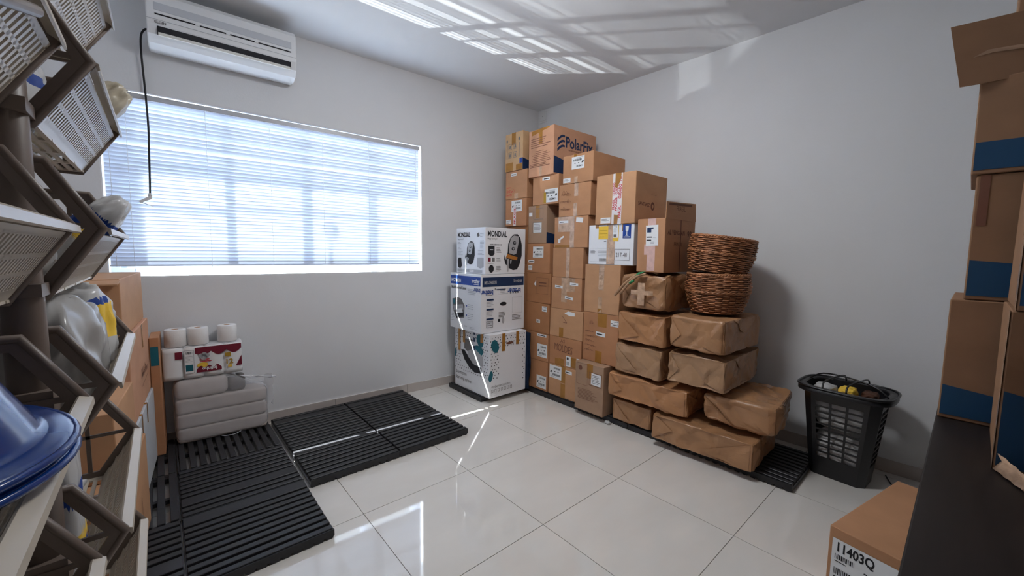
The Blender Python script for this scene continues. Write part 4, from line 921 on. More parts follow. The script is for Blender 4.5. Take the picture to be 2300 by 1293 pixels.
for dy_, dz_, an in ((0.09, 0.20, 0.5), (0.05, 0.215, 0.8)):
    b.tube(smooth_path([(-0.257, dy_+0.10, dz_-0.10), (-0.262, dy_+0.03, dz_-0.02), (-0.258, dy_-0.03, dz_+0.03), (-0.240, dy_-0.08, 0.262)], 4), 0.009, 'kraft_dull', 6)
b.build('twisted_paper_strip', P1)
b = MB(); b.add([(-0.262, 0.04, 0.245), (-0.262, 0.0, 0.262), (-0.25, -0.03, 0.278), (-0.252, 0.02, 0.270), (-0.258, 0.04, 0.245), (-0.258, 0.0, 0.262), (-0.246, -0.03, 0.278), (-0.248, 0.02, 0.270)], [(0,1,2,3), (7,6,5,4), (0,4,5,1), (1,5,6,2), (2,6,7,3), (3,7,4,0)], 'green_ribbon'); b.tube([(-0.264, 0.075, 0.195), (-0.266, 0.055, 0.205), (-0.262, 0.045, 0.215)], 0.009, 'green_ribbon', 6); b.build('green_ribbon', P1)
F = Face((-0.247, 0.12, 0.05), (-0.247, -0.12, 0.05), (-0.247, -0.12, 0.21), (-0.247, 0.12, 0.21)); d = Decal(F, 0.004); d.rect(0.10, 0.0, 0.05, 0.15, 'tape_clear'); d.rect(0.05, 0.07, 0.16, 0.03, 'tape_clear', 1); d.build('tape', P1)
parcel('large brown paper parcel lying on the floor grid in front of the others', (-0.715, -0.22), (-2.425, -1.81), (PH+0.001, 0.222), 'kraft', 6, 0.045, 1, amp=1.1)
parcel('slumped brown paper parcel over the front floor parcel', (-0.635, -0.10), (-2.50, -2.065), (0.228, 0.430), 'kraft', 7, 0.10, -1, n=6.5, amp=1.9)
parcel('crumpled pale brown paper parcel, second below the wicker baskets', (-0.680, -0.08), (-2.255, -1.882), (0.434, 0.645), 'kraft_dull', 8, 0.02, 1, amp=1.5)
parcel('smooth brown paper parcel directly under the wicker baskets', (-0.672, -0.07), (-2.245, -1.880), (0.649, 0.876), 'kraft', 9, -0.02, 1, n=10)

# ================================================================== wicker baskets
def wicker(label, loc, prof, rot=(0, 0, 0), rows=20, seed=0):
    """prof: list of (height, radius)"""
    r = thing('wicker_basket', label, 'basket', loc, rot=rot, group=None)
    Hh = prof[-1][0]; N = 28; seg = 112
    def rad(z):
        for (a, ra), (c, rc) in zip(prof, prof[1:]):
            if a <= z <= c: t = (z-a)/(c-a); t = t*t*(3-2*t)*0.5 + t*0.5; return ra + (rc-ra)*t
        return prof[-1][1]
    b = MB(); rr = random.Random(seed)
    for k in range(rows):
        z = 0.008 + (Hh-0.02)*k/(rows-1); R0 = rad(z); ph = PI*(k % 2); jz = rr.uniform(-0.0006, 0.0006)
        b.tube([((R0 + 0.0062*math.cos(N*q*0.5 + ph))*math.cos(q), (R0 + 0.0060*math.cos(N*q*0.5 + ph))*math.sin(q), z + jz + 0.0007*math.sin(3*q + k)) for q in [2*PI*i/seg for i in range(seg)]], 0.0047, 'wicker', 5, closed=True)
    o = b.build('weave', r); o['kind'] = 'stuff'
    b = MB()
    for i in range(N):
        q = 2*PI*(i+0.5)/N; b.tube([(rad(z)*math.cos(q), rad(z)*math.sin(q), z) for z in [Hh*j/6 for j in range(7)]], 0.0032, 'wicker_dark', 5)
    o = b.build('stakes', r); o['kind'] = 'stuff'
    b = MB(); seg = 96; Rt = rad(Hh)
    for ph in (0, PI*2/3, PI*4/3):
        b.tube([((Rt + 0.006*math.cos(24*q+ph))*math.cos(q), (Rt + 0.006*math.cos(24*q+ph))*math.sin(q), Hh + 0.006*math.sin(24*q+ph)) for q in [2*PI*i/seg for i in range(seg)]], 0.0055, 'wicker', 5, closed=True)
    b.build('braided_rim', r)
    b = MB(); zz = Hh*0.56; R1 = rad(zz)+0.004
    for ph in (0, PI): b.tube([((R1 + 0.004*math.cos(22*q+ph))*math.cos(q), (R1 + 0.004*math.cos(22*q+ph))*math.sin(q), zz + 0.005*math.sin(22*q+ph)) for q in [2*PI*i/seg for i in range(seg)]], 0.005, 'wicker', 5, closed=True)
    b.build('braided_band', r)
    b = MB(); b.lathe([(0.0, 0.006), (prof[0][1]-0.004, 0.006), (prof[0][1]-0.002, 0.0), (0.0, 0.0)], 'wicker_dark', 30); b.build('base', r)
    b = MB(); b.lathe([(rad(z)-0.013, z) for z in [0.004 + (Hh-0.012)*j/8 for j in range(9)]], 'wicker_dark', 40); b.build('gap_shade_lining', r)  # dark lining added behind the weave, puts shade into its gaps
    return r
wicker('round brown wicker basket standing on the parcels, lower of the two', (-0.355, -2.052, 0.879), [(0, 0.145), (0.09, 0.175), (0.17, 0.190), (0.245, 0.180)], seed=1)
wicker('round brown wicker basket tilted on top of the other basket', (-0.350, -2.040, 1.130), [(0, 0.164), (0.10, 0.190), (0.19, 0.193), (0.225, 0.187)], rot=(math.radians(7.5), math.radians(2), 0.3), rows=18, seed=2)

# ================================================================== black laundry hamper with its contents
hp = thing('laundry_hamper', 'black plastic hamper with slotted sides at the right wall', 'hamper', (-0.195, -2.722, 0.0), math.radians(-4))
HH = 0.515
def ring(ax, ay, ch, z): return [Vector(p) for p in ((-ax, ay-ch, z), (-ax, -ay+ch, z), (-ax+ch, -ay, z), (ax-ch, -ay, z), (ax, -ay+ch, z), (ax, ay-ch, z), (ax-ch, ay, z), (-ax+ch, ay, z))]
bot, top = ring(0.098, 0.128, 0.03, 0.012), ring(0.135, 0.178, 0.045, HH)
def wall(nm, i, cols, rows, v0, v1):
    a, c, e, g = bot[i], bot[(i+1) % 8], top[(i+1) % 8], top[i]
    def P(u, v): return a*(1-u)*(1-v) + c*u*(1-v) + e*u*v + g*(1-u)*v
    us = [0.0]; solid_u = []
    gap = 0.045
    w = (1 - 0.16 - gap*(cols-1))/cols if cols else 0
    x = 0.08
    for k in range(cols): us += [x, x+w]; x += w+gap
    us.append(1.0); vv = [0.0]; h = (v1-v0 - 0.018*(rows-1))/rows; y = v0
    for k in range(rows): vv += [y, y+h]; y += h+0.018
    vv.append(1.0); b = MB(); n = len(vv)
    vs = [P(u, v) for u in us for v in vv]; fs = []
    for iu in range(len(us)-1):
        for iv in range(n-1):
            if iu % 2 == 1 and iv % 2 == 1: continue
            fs.append((iu*n+iv, (iu+1)*n+iv, (iu+1)*n+iv+1, iu*n+iv+1))
    b.add(vs, fs, 'black_gloss'); o = b.build(nm, hp); md = o.modifiers.new('wall', 'SOLIDIFY'); md.thickness = 0.004; md.offset = -1
for i, (cols, rows) in enumerate(((3, 10), (0, 0), (2, 10), (0, 0), (3, 10), (0, 0), (2, 10), (0, 0))):
    if cols: wall('slotted_side', i, cols, rows, 0.20, 0.84)
    else:
        b = MB(); b.add([bot[i], bot[(i+1) % 8], top[(i+1) % 8], top[i]], [(0, 1, 2, 3)], 'black_gloss'); o = b.build('corner_panel', hp); md = o.modifiers.new('wall', 'SOLIDIFY'); md.thickness = 0.004; md.offset = -1
b = MB(); b.add([p for p in bot] + [p - Vector((0, 0, 0.012)) for p in bot], [tuple(range(8)), tuple(range(15, 7, -1))] + [(k, k+8, (k+1) % 8+8, (k+1) % 8) for k in range(8)], 'black_gloss'); fixn(b.build('base', hp))
def rr_path(ax, ay, z, n=40, e=0.55): return [(math.copysign(abs(math.cos(q))**e, math.cos(q))*ax, math.copysign(abs(math.sin(q))**e, math.sin(q))*ay, z) for q in [2*PI*k/n for k in range(n)]]
b = MB(); outer = rr_path(0.172, 0.212, HH); inner = rr_path(0.135, 0.176, HH); n = len(outer)
vs = outer + inner + [(x, y, z-0.03) for x, y, z in outer] + [(x, y, z-0.012) for x, y, z in inner]
fs = []
for k in range(n):
    j = (k+1) % n; fs += [(k, j, n+j, n+k), (k, 2*n+k, 2*n+j, j), (n+k, n+j, 3*n+j, 3*n+k)]
b.add(vs, fs, 'black_gloss', True); b.tube(outer, 0.006, 'black_gloss', 6, closed=True); fixn(b.build('rim', hp))
b = MB()
for y_ in (-0.03, 0.075): b.tube(smooth_path([(-0.145, y_, HH), (-0.11, y_, HH+0.035), (0.0, y_-0.03, HH+0.05), (0.10, y_-0.04, HH+0.04), (0.140, y_-0.04, HH)], 4), 0.0045, 'black_gloss', 6)
b.tube(smooth_path([(-0.05, -0.185, HH), (-0.03, -0.12, HH+0.04), (0.0, 0.0, HH+0.055), (0.03, 0.12, HH+0.045), (0.05, 0.185, HH)], 4), 0.0045, 'black_gloss', 6); b.build('lid_hoops', hp)
def blob(name, label, cat, loc, rad, m, seed, parent=None, sub=5, crump=0.16, rot=(0, 0, 0), n=3.0, paint=(), group=None):
    """crumpled soft thing standing on its base"""
    r = thing(name, label, cat, loc, rot=rot, group=group) if parent is None else parent
    bm = bmesh.new(); bmesh.ops.create_icosphere(bm, subdivisions=sub, radius=1); off = Vector((seed*7.1, seed*3.3, seed*1.7))
    for v in bm.verts:
        p = v.co.normalized(); s = sum(abs(c)**n for c in p)**(1/n); q = p/s
        f = 1 - crump*abs(noise.noise(p*1.5+off))*1.7 - crump*0.55*abs(noise.noise(Vector((p.x*3.4, p.y*3.4, p.z*1.6))+off))
        q = q*f; z = q.z*rad[2]
        v.co = Vector((q.x*rad[0], q.y*rad[1], max(z, -rad[2]*0.9) + rad[2]*0.9))
    b = MB(); b.bm(bm, m, True)
    for pm, fn in paint:
        k = b.m(pm)
        for i, f in enumerate(b.f):
            c = sum((Vector(b.v[j]) for j in f), Vector())/len(f)
            if fn(c.x/rad[0], c.y/rad[1], c.z/rad[2]): b.mi[i] = k
    b.build('film', r); return r
blob('plastic_bag', 'crumpled clear-white plastic bag filling the bottom of the black hamper', 'bag', (-0.195, -2.722, 0.018), (0.098, 0.126, 0.135), 'bag_white', 3, crump=0.12)
blob('plastic_bag', 'crumpled clear-white plastic bag in the upper half of the black hamper', 'bag', (-0.195, -2.725, 0.276), (0.112, 0.148, 0.092), 'bag_white', 4, crump=0.12)
blob('plastic_bag', 'pale silvery packet under the hoops of the black hamper', 'bag', (-0.215, -2.63, 0.453), (0.07, 0.055, 0.035), 'bag_white', 5)
blob('plastic_packet', 'golden yellow packet under the hoops of the black hamper', 'packet', (-0.235, -2.735, 0.452), (0.055, 0.045, 0.042), 'ink_yellow', 6)
blob('plastic_packet', 'dark brown packet under the hoops of the black hamper', 'packet', (-0.20, -2.825, 0.452), (0.06, 0.04, 0.035), 'wicker_dark', 7)
lw = thing('loose_cable', 'thin black cable lying on the floor behind the black hamper', 'cable', (-0.12, -3.0, 0))
b = MB(); b.tube(smooth_path([(0.11, 0.10, 0.004), (0.0, 0.06, 0.004), (-0.05, 0.0, 0.004), (-0.01, -0.07, 0.004), (0.09, -0.14, 0.004)], 5), 0.0035, 'rubber_black', 6); b.build('lead', lw)

blob('plastic_scrap', 'scrap of clear plastic on the floor at the foot of the worn carton', 'scrap', (-0.665, -1.462, 0.001), (0.016, 0.028, 0.014), 'bag_white', 31, sub=3, crump=0.4)
# ================================================================== dark table on the right with big cartons
tb = thing('dark_table', 'dark brown wooden table carrying the stacked cartons', 'table', (-1.28, -3.42, 0))
b = MB(); b.bbox((-1.22, -0.34, 0.715), (1.20, 0.325, 0.75), 'dark_wood', 0.003); b.build('table_top', tb)
for x_ in (-1.12, 1.10):
    for y_ in (-0.28, 0.24): q = MB(); q.bbox((x_-0.03, y_-0.03, 0.0), (x_+0.03, y_+0.03, 0.714), 'dark_wood', 0.003); q.build('leg', tb)
for y_ in (-0.28, 0.24): q = MB(); q.box((-1.09, y_-0.012, 0.63), (1.07, y_+0.012, 0.714), 'dark_wood'); q.build('apron', tb)
TT = 0.751
def band(c, h0, h1, yel=True):
    F = c.L; d = Decal(F); d.poly([(0.004, 0.012), (F.w-0.004, 0.012), (F.w-0.004, h1), (0.004, h0)], 'ink_band')
    if yel: d.poly([(F.w*0.45, h0 + (h1-h0)*0.45), (F.w-0.004, h1), (F.w-0.004, h1+0.03), (F.w*0.45, h0+(h1-h0)*0.45)], 'ink_ochre', 1)
    d.build('blue_band', c.root, 'dark blue printed band')
def edge_tape(c): 
    F = c.B; d = Decal(F, 0.001); d.rect(F.w-0.05, 0, 0.05, F.h, 'tape_clear'); d.build('tape', c.root)
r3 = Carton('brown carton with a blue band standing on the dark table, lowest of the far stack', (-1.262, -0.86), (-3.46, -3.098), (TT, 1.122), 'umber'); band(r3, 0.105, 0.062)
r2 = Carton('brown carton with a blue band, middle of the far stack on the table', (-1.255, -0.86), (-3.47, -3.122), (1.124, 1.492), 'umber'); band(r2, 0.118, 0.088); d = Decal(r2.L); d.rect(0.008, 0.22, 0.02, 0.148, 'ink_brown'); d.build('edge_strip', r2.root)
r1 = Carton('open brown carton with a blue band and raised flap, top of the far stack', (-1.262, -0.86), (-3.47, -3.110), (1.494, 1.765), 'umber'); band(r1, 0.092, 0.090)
b = MB(); fl2 = [(-0.219, 0.219, 0.258), (-0.170, -0.02, 0.262), (-0.160, -0.05, 0.440), (-0.219, 0.250, 0.437)]
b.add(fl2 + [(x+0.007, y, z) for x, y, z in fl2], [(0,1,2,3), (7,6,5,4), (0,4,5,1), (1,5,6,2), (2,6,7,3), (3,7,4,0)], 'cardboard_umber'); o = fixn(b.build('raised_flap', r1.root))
b = MB(); b.add([(-0.214, 0.20, 0.335), (-0.208, 0.17, 0.350), (-0.192, 0.10, 0.348), (-0.176, 0.0, 0.350), (-0.188, 0.06, 0.332), (-0.206, 0.16, 0.340)], [(0, 1, 5), (1, 2, 4, 5), (2, 3, 4)], 'cardboard_grey'); b.build('torn_strip', r1.root)
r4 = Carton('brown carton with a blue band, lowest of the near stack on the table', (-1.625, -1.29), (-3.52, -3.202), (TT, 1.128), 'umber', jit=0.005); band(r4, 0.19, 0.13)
edge_tape(r4)
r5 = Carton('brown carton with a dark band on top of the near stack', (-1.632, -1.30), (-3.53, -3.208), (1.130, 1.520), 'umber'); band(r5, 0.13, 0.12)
edge_tape(r5)
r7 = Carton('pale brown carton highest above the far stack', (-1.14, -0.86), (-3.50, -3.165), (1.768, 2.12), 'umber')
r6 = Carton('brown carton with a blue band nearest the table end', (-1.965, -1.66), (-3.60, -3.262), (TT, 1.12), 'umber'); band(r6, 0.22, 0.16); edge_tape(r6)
# loose torn flap under the near stack
b = MB(); vs = []; fs = []
for i in range(10):
    t = i/9; x = -0.170 - 0.095*t; y = 0.158 - 0.04*t + 0.002*math.sin(i*2.1); w = 0.030 - 0.010*t
    vs += [(x, y, 0.003 + 0.001*abs(math.sin(i*1.7))), (x+0.004, y-0.012, 0.006 + w*0.6), (x+0.006, y-0.004, 0.010 + w)]
for i in range(9): fs += [(3*i, 3*i+3, 3*i+4, 3*i+1), (3*i+1, 3*i+4, 3*i+5, 3*i+2)]
b.add(vs, fs, 'tape_clear', True); o = b.build('torn_flap', r4.root); md = o.modifiers.new('sheet', 'SOLIDIFY'); md.thickness = 0.003
# carton on the floor with the big label
q11 = Carton('carton on the floor half under the dark table with a large white label', (-1.365, -0.765), (-3.335, -2.925), (0.001, 0.288), 'tan', rz=math.radians(-12))
L = q11.L; d = Decal(L, 0.0016); d.rect(0.012, 0.085, 0.28, 0.165, 'paper_white'); d.text('11403Q', 0.022, 0.207, 0.034, 'ink_black', 1, 'b', width=0.11)
d.barcode(0.022, 0.177, 0.056, 0.018, seed=1); d.rect(0.022, 0.167, 0.035, 0.003, 'ink_black', 1); d.text('24', 0.105, 0.163, 0.016, 'ink_black', 1, 'b'); d.text('BX', 0.16, 0.153, 0.015, 'ink_black', 1, 'b'); d.text('US', 0.222, 0.163, 0.036, 'ink_black', 1, 'b', width=0.05)
d.barcode(0.022, 0.120, 0.12, 0.024, seed=2); d.rect(0.15, 0.135, 0.012, 0.004, 'ink_black', 1); d.rect(0.022, 0.107, 0.012, 0.005, 'ink_black', 1); d.build('label', q11.root, 'white label with black lettering and bar codes')
q11.tape('tape_clear', 0.36, 0.05, 0.08)

# ================================================================== cartons on the left
LZ = math.radians(-4.5)
l3 = Carton('grey-white carton on the floor grid at the bottom of the left stack', (-3.60, -3.168), (-0.72, -0.10), (PH+0.001, 0.452), 'grey_white', rz=LZ)
d = Decal(l3.T, 0.001); d.rect(l3.T.w-0.09, 0.30, 0.09, 0.03, 'tape_brown'); d.build('tape', l3.root); d = Decal(l3.T, 0.001); d.rect(l3.T.w-0.07, 0.12, 0.07, 0.03, 'tape_brown'); d.build('tape', l3.root); d = Decal(l3.X, 0.001); d.rect(0.30, l3.X.h-0.10, 0.03, 0.10, 'tape_brown'); d.build('tape', l3.root); d = Decal(l3.X, 0.001); d.rect(0.12, l3.X.h-0.10, 0.03, 0.10, 'tape_brown'); d.build('tape', l3.root)
l4 = Carton('brown carton with a folded front on the floor beside the basket rack', (-3.58, -3.188), (-1.36, -0.80), (PH+0.001, 0.440), 'sand', rz=LZ, jit=0.008)
d = Decal(l4.X); d.poly([(0.05, 0.36), (0.20, 0.25), (0.21, 0.255), (0.06, 0.37)], 'card_edge'); d.stroke([(0.35, 0.10), (0.352, 0.16), (0.348, 0.20)], 0.006, 'ink_brown'); d.build('creases', l4.root)
l2 = Carton('tan carton with handwriting on its side in the middle of the left stack', (-3.60, -3.175), (-0.745, -0.075), (0.454, 0.850), 'pink', rz=LZ)
d = Decal(l2.X); d.scribble(0.30, 0.14, 0.22, 0.05, 'ink_brown', 91, 0.004); d.stroke([(0.30, 0.10), (0.54, 0.115)], 0.003, 'ink_brown'); d.rect(0.40, l2.X.h-0.12, 0.03, 0.12, 'tape_brown'); d.build('handwriting', l2.root)
l1 = Carton('tan carton with an open flap on top of the left stack below the window', (-3.60, -3.190), (-0.745, -0.085), (0.852, 1.108), 'sand', rz=LZ)
R = l1.R; d = Decal(R, 0.0014); d.rect(R.w-0.21, R.h-0.12, 0.075, 0.05, 'paper_white'); d.lines(R.w-0.205, R.h-0.115, 0.065, 0.04, 4, 'ink_blue', seed=3); d.build('label', l1.root)
b = MB(); x1 = l1.dx/2; y0 = -l1.dy/2; b.add([(-0.18, y0, l1.dz-0.01), (x1, y0, l1.dz-0.01), (x1+0.005, y0-0.10, l1.dz-0.02), (-0.18, y0-0.10, l1.dz-0.02), (-0.18, y0, l1.dz-0.004), (x1, y0, l1.dz-0.004), (x1+0.005, y0-0.10, l1.dz-0.014), (-0.18, y0-0.10, l1.dz-0.014)], [(0,3,2,1), (4,5,6,7), (0,1,5,4), (1,2,6,5), (2,3,7,6), (3,0,4,7)], 'cardboard_sand'); b.build('open_flap', l1.root)
l6 = Carton('small tan carton on the folded brown carton behind the rack', (-3.56, -3.205), (-1.24, -0.82), (0.442, 0.680), 'sand', rz=LZ, jit=0.008)
l5 = Carton('flat brown carton with a teal print leaning upright beside the toilet paper', (-3.152, -3.105), (-0.13, 0.10), (PH+0.001, 0.735), 'rust', rz=LZ/2)
d = Decal(l5.R); d.rect(0.004, l5.R.h-0.16, l5.R.w-0.008, 0.11, 'ink_teal'); d.build('teal_print', l5.root)

# ================================================================== paper goods under the window
def wallpt(u, d): c, s = math.cos(WA), math.sin(WA); return (u*c + d*s, u*s - d*c)     # d = distance into the room
def on_wall(name, label, cat, u, d, z, group=None): p = wallpt(u, d); return thing(name, label, cat, (p[0], p[1], z), WA, group)
tw = on_wall('paper_towel_bundle', 'film-wrapped bundle of folded paper towels on the floor grid', 'paper towels', -2.815, 0.092, PH+0.001)
def soft_brick(name, parent, x, y, z, m, seed, n=18.0, amp=0.004):
    vs, fs = soft_box(16, 8, 6); b = MB(); off = Vector((seed, seed*2.3, seed*0.7)); out = []
    for p in vs:
        s = sum(abs(c)**n for c in p)**(1/n); q = p/s; w = Vector(((x[0]+x[1])/2 + q.x*(x[1]-x[0])/2, (y[0]+y[1])/2 + q.y*(y[1]-y[0])/2, (z[0]+z[1])/2 + q.z*(z[1]-z[0])/2))
        out.append(w + Vector((0, 1, 0.3))*amp*noise.noise(w*9+off))
    b.add(out, fs, m, True); return b.build(name, parent)
for k in range(3): soft_brick('towel_stack', tw, (-0.237, 0.237), (-0.075, 0.072), (0.0905*k, 0.0905*k+0.089), 'towel_paper', k+1)
soft_brick('towel_stack', tw, (-0.237, 0.03), (-0.073, 0.070), (0.2725, 0.394), 'towel_paper', 5, 6.0)
soft_brick('dark_block', tw, (0.035, 0.125), (-0.06, 0.055), (0.2725, 0.370), 'ink_grey', 7, 5.0)  # dark grey block filling the dark area beside the top stack
b = MB(); vs, fs = soft_box(40, 14, 24); out = []
for p in vs:
    s = sum(abs(c)**9 for c in p)**(1/9); q = p/s; w = Vector((q.x*0.246, q.y*0.083, 0.20 + q.z*0.20))
    if q.z > 0 and q.x > -0.1: w.z -= 0.10*sstep(0, 0.9, q.z)*sstep(0.0, 0.85, q.x)
    nn = noise.noise(Vector((w.x*9, w.y*14, w.z*14))); w += Vector((q.x*0.006*nn, -0.006*abs(nn), 0.006*nn))
    if w.z < 0.0005: w.z = 0.0005
    out.append(w)
b.add(out, fs, 'film', True); b.build('film_wrap', tw)
b = MB(); rr = random.Random(4); vs = []; fs = []                 # loose film hanging off the end
for i in range(9):
    for j in range(8): vs.append((0.225 + 0.008*j + 0.014*noise.noise(Vector((i, j, 2))*0.7), -0.055 + 0.02*noise.noise(Vector((i, j, 5))*0.8), 0.36 - 0.026*i - 0.004*abs(j-3) + 0.01*noise.noise(Vector((j, i, 1))*0.9)))
for i in range(8):
    for j in range(7): a = i*8+j; fs.append((a, a+1, a+9, a+8))
b.add(vs, fs, 'film', True)
vs = []; fs = []
for i in range(8):
    for j in range(9): vs.append((0.02 + 0.035*j, -0.07 + 0.018*i, 0.385 - 0.028*j*0.25 + 0.02*noise.noise(Vector((i*0.8, j*0.9, 9))) - 0.004*i))
for i in range(7):
    for j in range(8): a = i*9+j; fs.append((a, a+1, a+10, a+9))
b.add(vs, fs, 'film', True); b.build('loose_film', tw)
b = MB(); b.tube(smooth_path([(-0.02, -0.085, 0.006), (0.0, -0.10, 0.004), (0.05, -0.105, 0.004), (0.085, -0.085, 0.008)], 5), 0.0014, 'cord', 5); b.build('string', tw)
def toilet_roll_mesh(R=0.05, r=0.019, h=0.10):
    b = MB(); b.lathe([(r, 0.0), (R-0.003, 0.0), (R, 0.003), (R, h-0.003), (R-0.003, h), (r, h), (r, 0.0)], 'tissue', 28); return b
tp = on_wall('toilet_paper_pack', 'wrapped pack of toilet rolls with wine red print on the paper towel bundle', 'toilet paper', -2.902, 0.085, PH+0.400)
me = toilet_roll_mesh(0.0495, 0.019, 0.096).mesh('roll')
for i in range(4):
    for j in range(2):
        for k in range(2):
            o = link('roll', me, tp); o.location = (-0.150+0.1*i, -0.035 + 0.07*j if False else (-0.030 if j == 0 else 0.0), 0.002 + 0.0975*k)
            if j == 1: bpy.data.objects.remove(o)
b = MB(); n = 64; vs = []; fs = []; NV = 8                          # printed film round the front
for i in range(n+1):
    u = -0.198 + 0.396*i/n; t = (u + 0.2) % 0.1 - 0.05; sc = math.sqrt(max(0.0, 0.0505**2 - t*t))*0.45 + 0.0505*0.55
    for j in range(NV+1): vs.append((u, -0.030-sc, 0.003 + 0.190*j/NV))
for i in range(n):
    for j in range(NV): a = i*(NV+1)+j; fs.append((a, a+NV+1, a+NV+2, a+1))
b.add(vs, fs, 'paper_white', True); o = b.build('printed_wrapper', tp); md = o.modifiers.new('sheet', 'SOLIDIFY'); md.thickness = 0.0008
F = Face((-0.198, -0.0815, 0.003), (0.198, -0.0815, 0.003), (0.198, -0.0815, 0.193), (-0.198, -0.0815, 0.193)); d = Decal(F, 0.0006)
top = [(0.155, 0.165)]
for k in range(25): u = 0.155 + 0.237*k/24; top.append((u, 0.155 - 0.028*abs(math.sin(k*PI/7))))
d.poly([(0.155, 0.186), (0.155, 0.150)] + [(0.155 + 0.237*k/24, 0.158 - 0.026*abs(math.sin(k*PI/8))) for k in range(1, 25)] + [(0.392, 0.188)], 'ink_wine')
d.rect(0.060, 0.125, 0.035, 0.045, 'ink_wine'); d.rect(0.102, 0.03, 0.048, 0.145, 'ink_pale'); d.rect(0.105, 0.033, 0.042, 0.139, 'paper_white', 1); d.barcode(0.112, 0.15, 0.03, 0.014, seed=4, lay=2); d.lines(0.108, 0.10, 0.036, 0.04, 5, 'ink_pale', 2, seed=2); d.rect(0.108, 0.045, 0.036, 0.04, 'ink_teal', 2)
for cx, cy, rx in ((0.185, 0.135, 0.014), (0.200, 0.142, 0.013), (0.212, 0.132, 0.015), (0.198, 0.122, 0.018)): d.disc(cx, cy, rx, rx*0.9, 'ink_silver', 1)
d.rect(0.175, 0.105, 0.05, 0.006, 'ink_red', 1); d.rect(0.18, 0.094, 0.055, 0.005, 'ink_red', 1); d.disc(0.19, 0.075, 0.028, 0.016, 'ink_yellow', 1)
d.poly([(0.160, 0.030)] + [(0.160 + 0.125*k/16, 0.048 + 0.022*abs(math.sin(k*PI/5.3))) for k in range(17)] + [(0.285, 0.030)], 'ink_wine', 2)
d.text('fofinho', 0.262, 0.058, 0.020, 'paper_white', 3, 'b', width=0.075, rot=PI)
d.rect(0.305, 0.11, 0.03, 0.025, 'ink_ochre', 1); d.text('12', 0.302, 0.062, 0.032, 'ink_ochre', 1, 'b'); d.rect(0.318, 0.04, 0.02, 0.016, 'ink_yellow', 1); d.poly([(0.36, 0.045), (0.392, 0.045), (0.392, 0.11), (0.38, 0.085)], 'ink_wine', 1); d.build('wrapper_print', tp)
b = MB(); b.add([(-0.2, -0.07, 0.196), (0.2, -0.07, 0.196), (0.2, 0.045, 0.196), (-0.2, 0.045, 0.196), (-0.19, -0.06, 0.199), (0.19, -0.06, 0.199), (0.19, 0.04, 0.199), (-0.19, 0.04, 0.199)], [(0,1,5,4), (1,2,6,5), (2,3,7,6), (3,0,4,7), (4,5,6,7)], 'film'); b.build('film_top', tp)
me3 = toilet_roll_mesh(0.053, 0.018, 0.105)
for i, (u, dd, lab) in enumerate(((-3.035, 0.10, 'loose white toilet roll at the carton end of the wrapped pack'), (-2.925, 0.095, 'loose white toilet roll in the middle on the wrapped pack'), (-2.775, 0.085, 'loose white toilet roll standing apart at the free end of the wrapped pack'))):
    o = on_wall('toilet_roll', lab, 'toilet roll', u, dd, PH+0.5995+0.001, 'loose rolls on the pack'); m = link('paper', me3.mesh('paper') if i == 0 else m.data, o)
    q = MB(); q.lathe([(0.0178, 0.001), (0.0178, 0.104), (0.0165, 0.104), (0.0165, 0.001), (0.0178, 0.001)], 'cardboard_sand', 20); q.build('core', o)

# ================================================================== basket display rack on the left
rk = thing('basket_rack', 'plastic display rack with tiers of slanted beige baskets on a brown column', 'rack', (-3.25, -2.165, 0))
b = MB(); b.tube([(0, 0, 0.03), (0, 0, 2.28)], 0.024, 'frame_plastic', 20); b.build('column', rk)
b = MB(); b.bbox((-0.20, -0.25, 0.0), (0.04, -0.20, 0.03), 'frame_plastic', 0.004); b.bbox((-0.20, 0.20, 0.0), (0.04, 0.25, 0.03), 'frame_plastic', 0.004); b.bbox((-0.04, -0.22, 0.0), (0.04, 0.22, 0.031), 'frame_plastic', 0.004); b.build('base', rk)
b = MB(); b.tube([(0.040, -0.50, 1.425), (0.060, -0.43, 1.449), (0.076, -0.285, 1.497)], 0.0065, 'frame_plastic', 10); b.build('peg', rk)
BL = 0.56
PR = [(0.0, 0.0), (-0.072, -0.115), (-0.27, -0.115), (-0.30, 0.0), (-0.27, 0.107), (-0.063, 0.107)]
_bk = {}
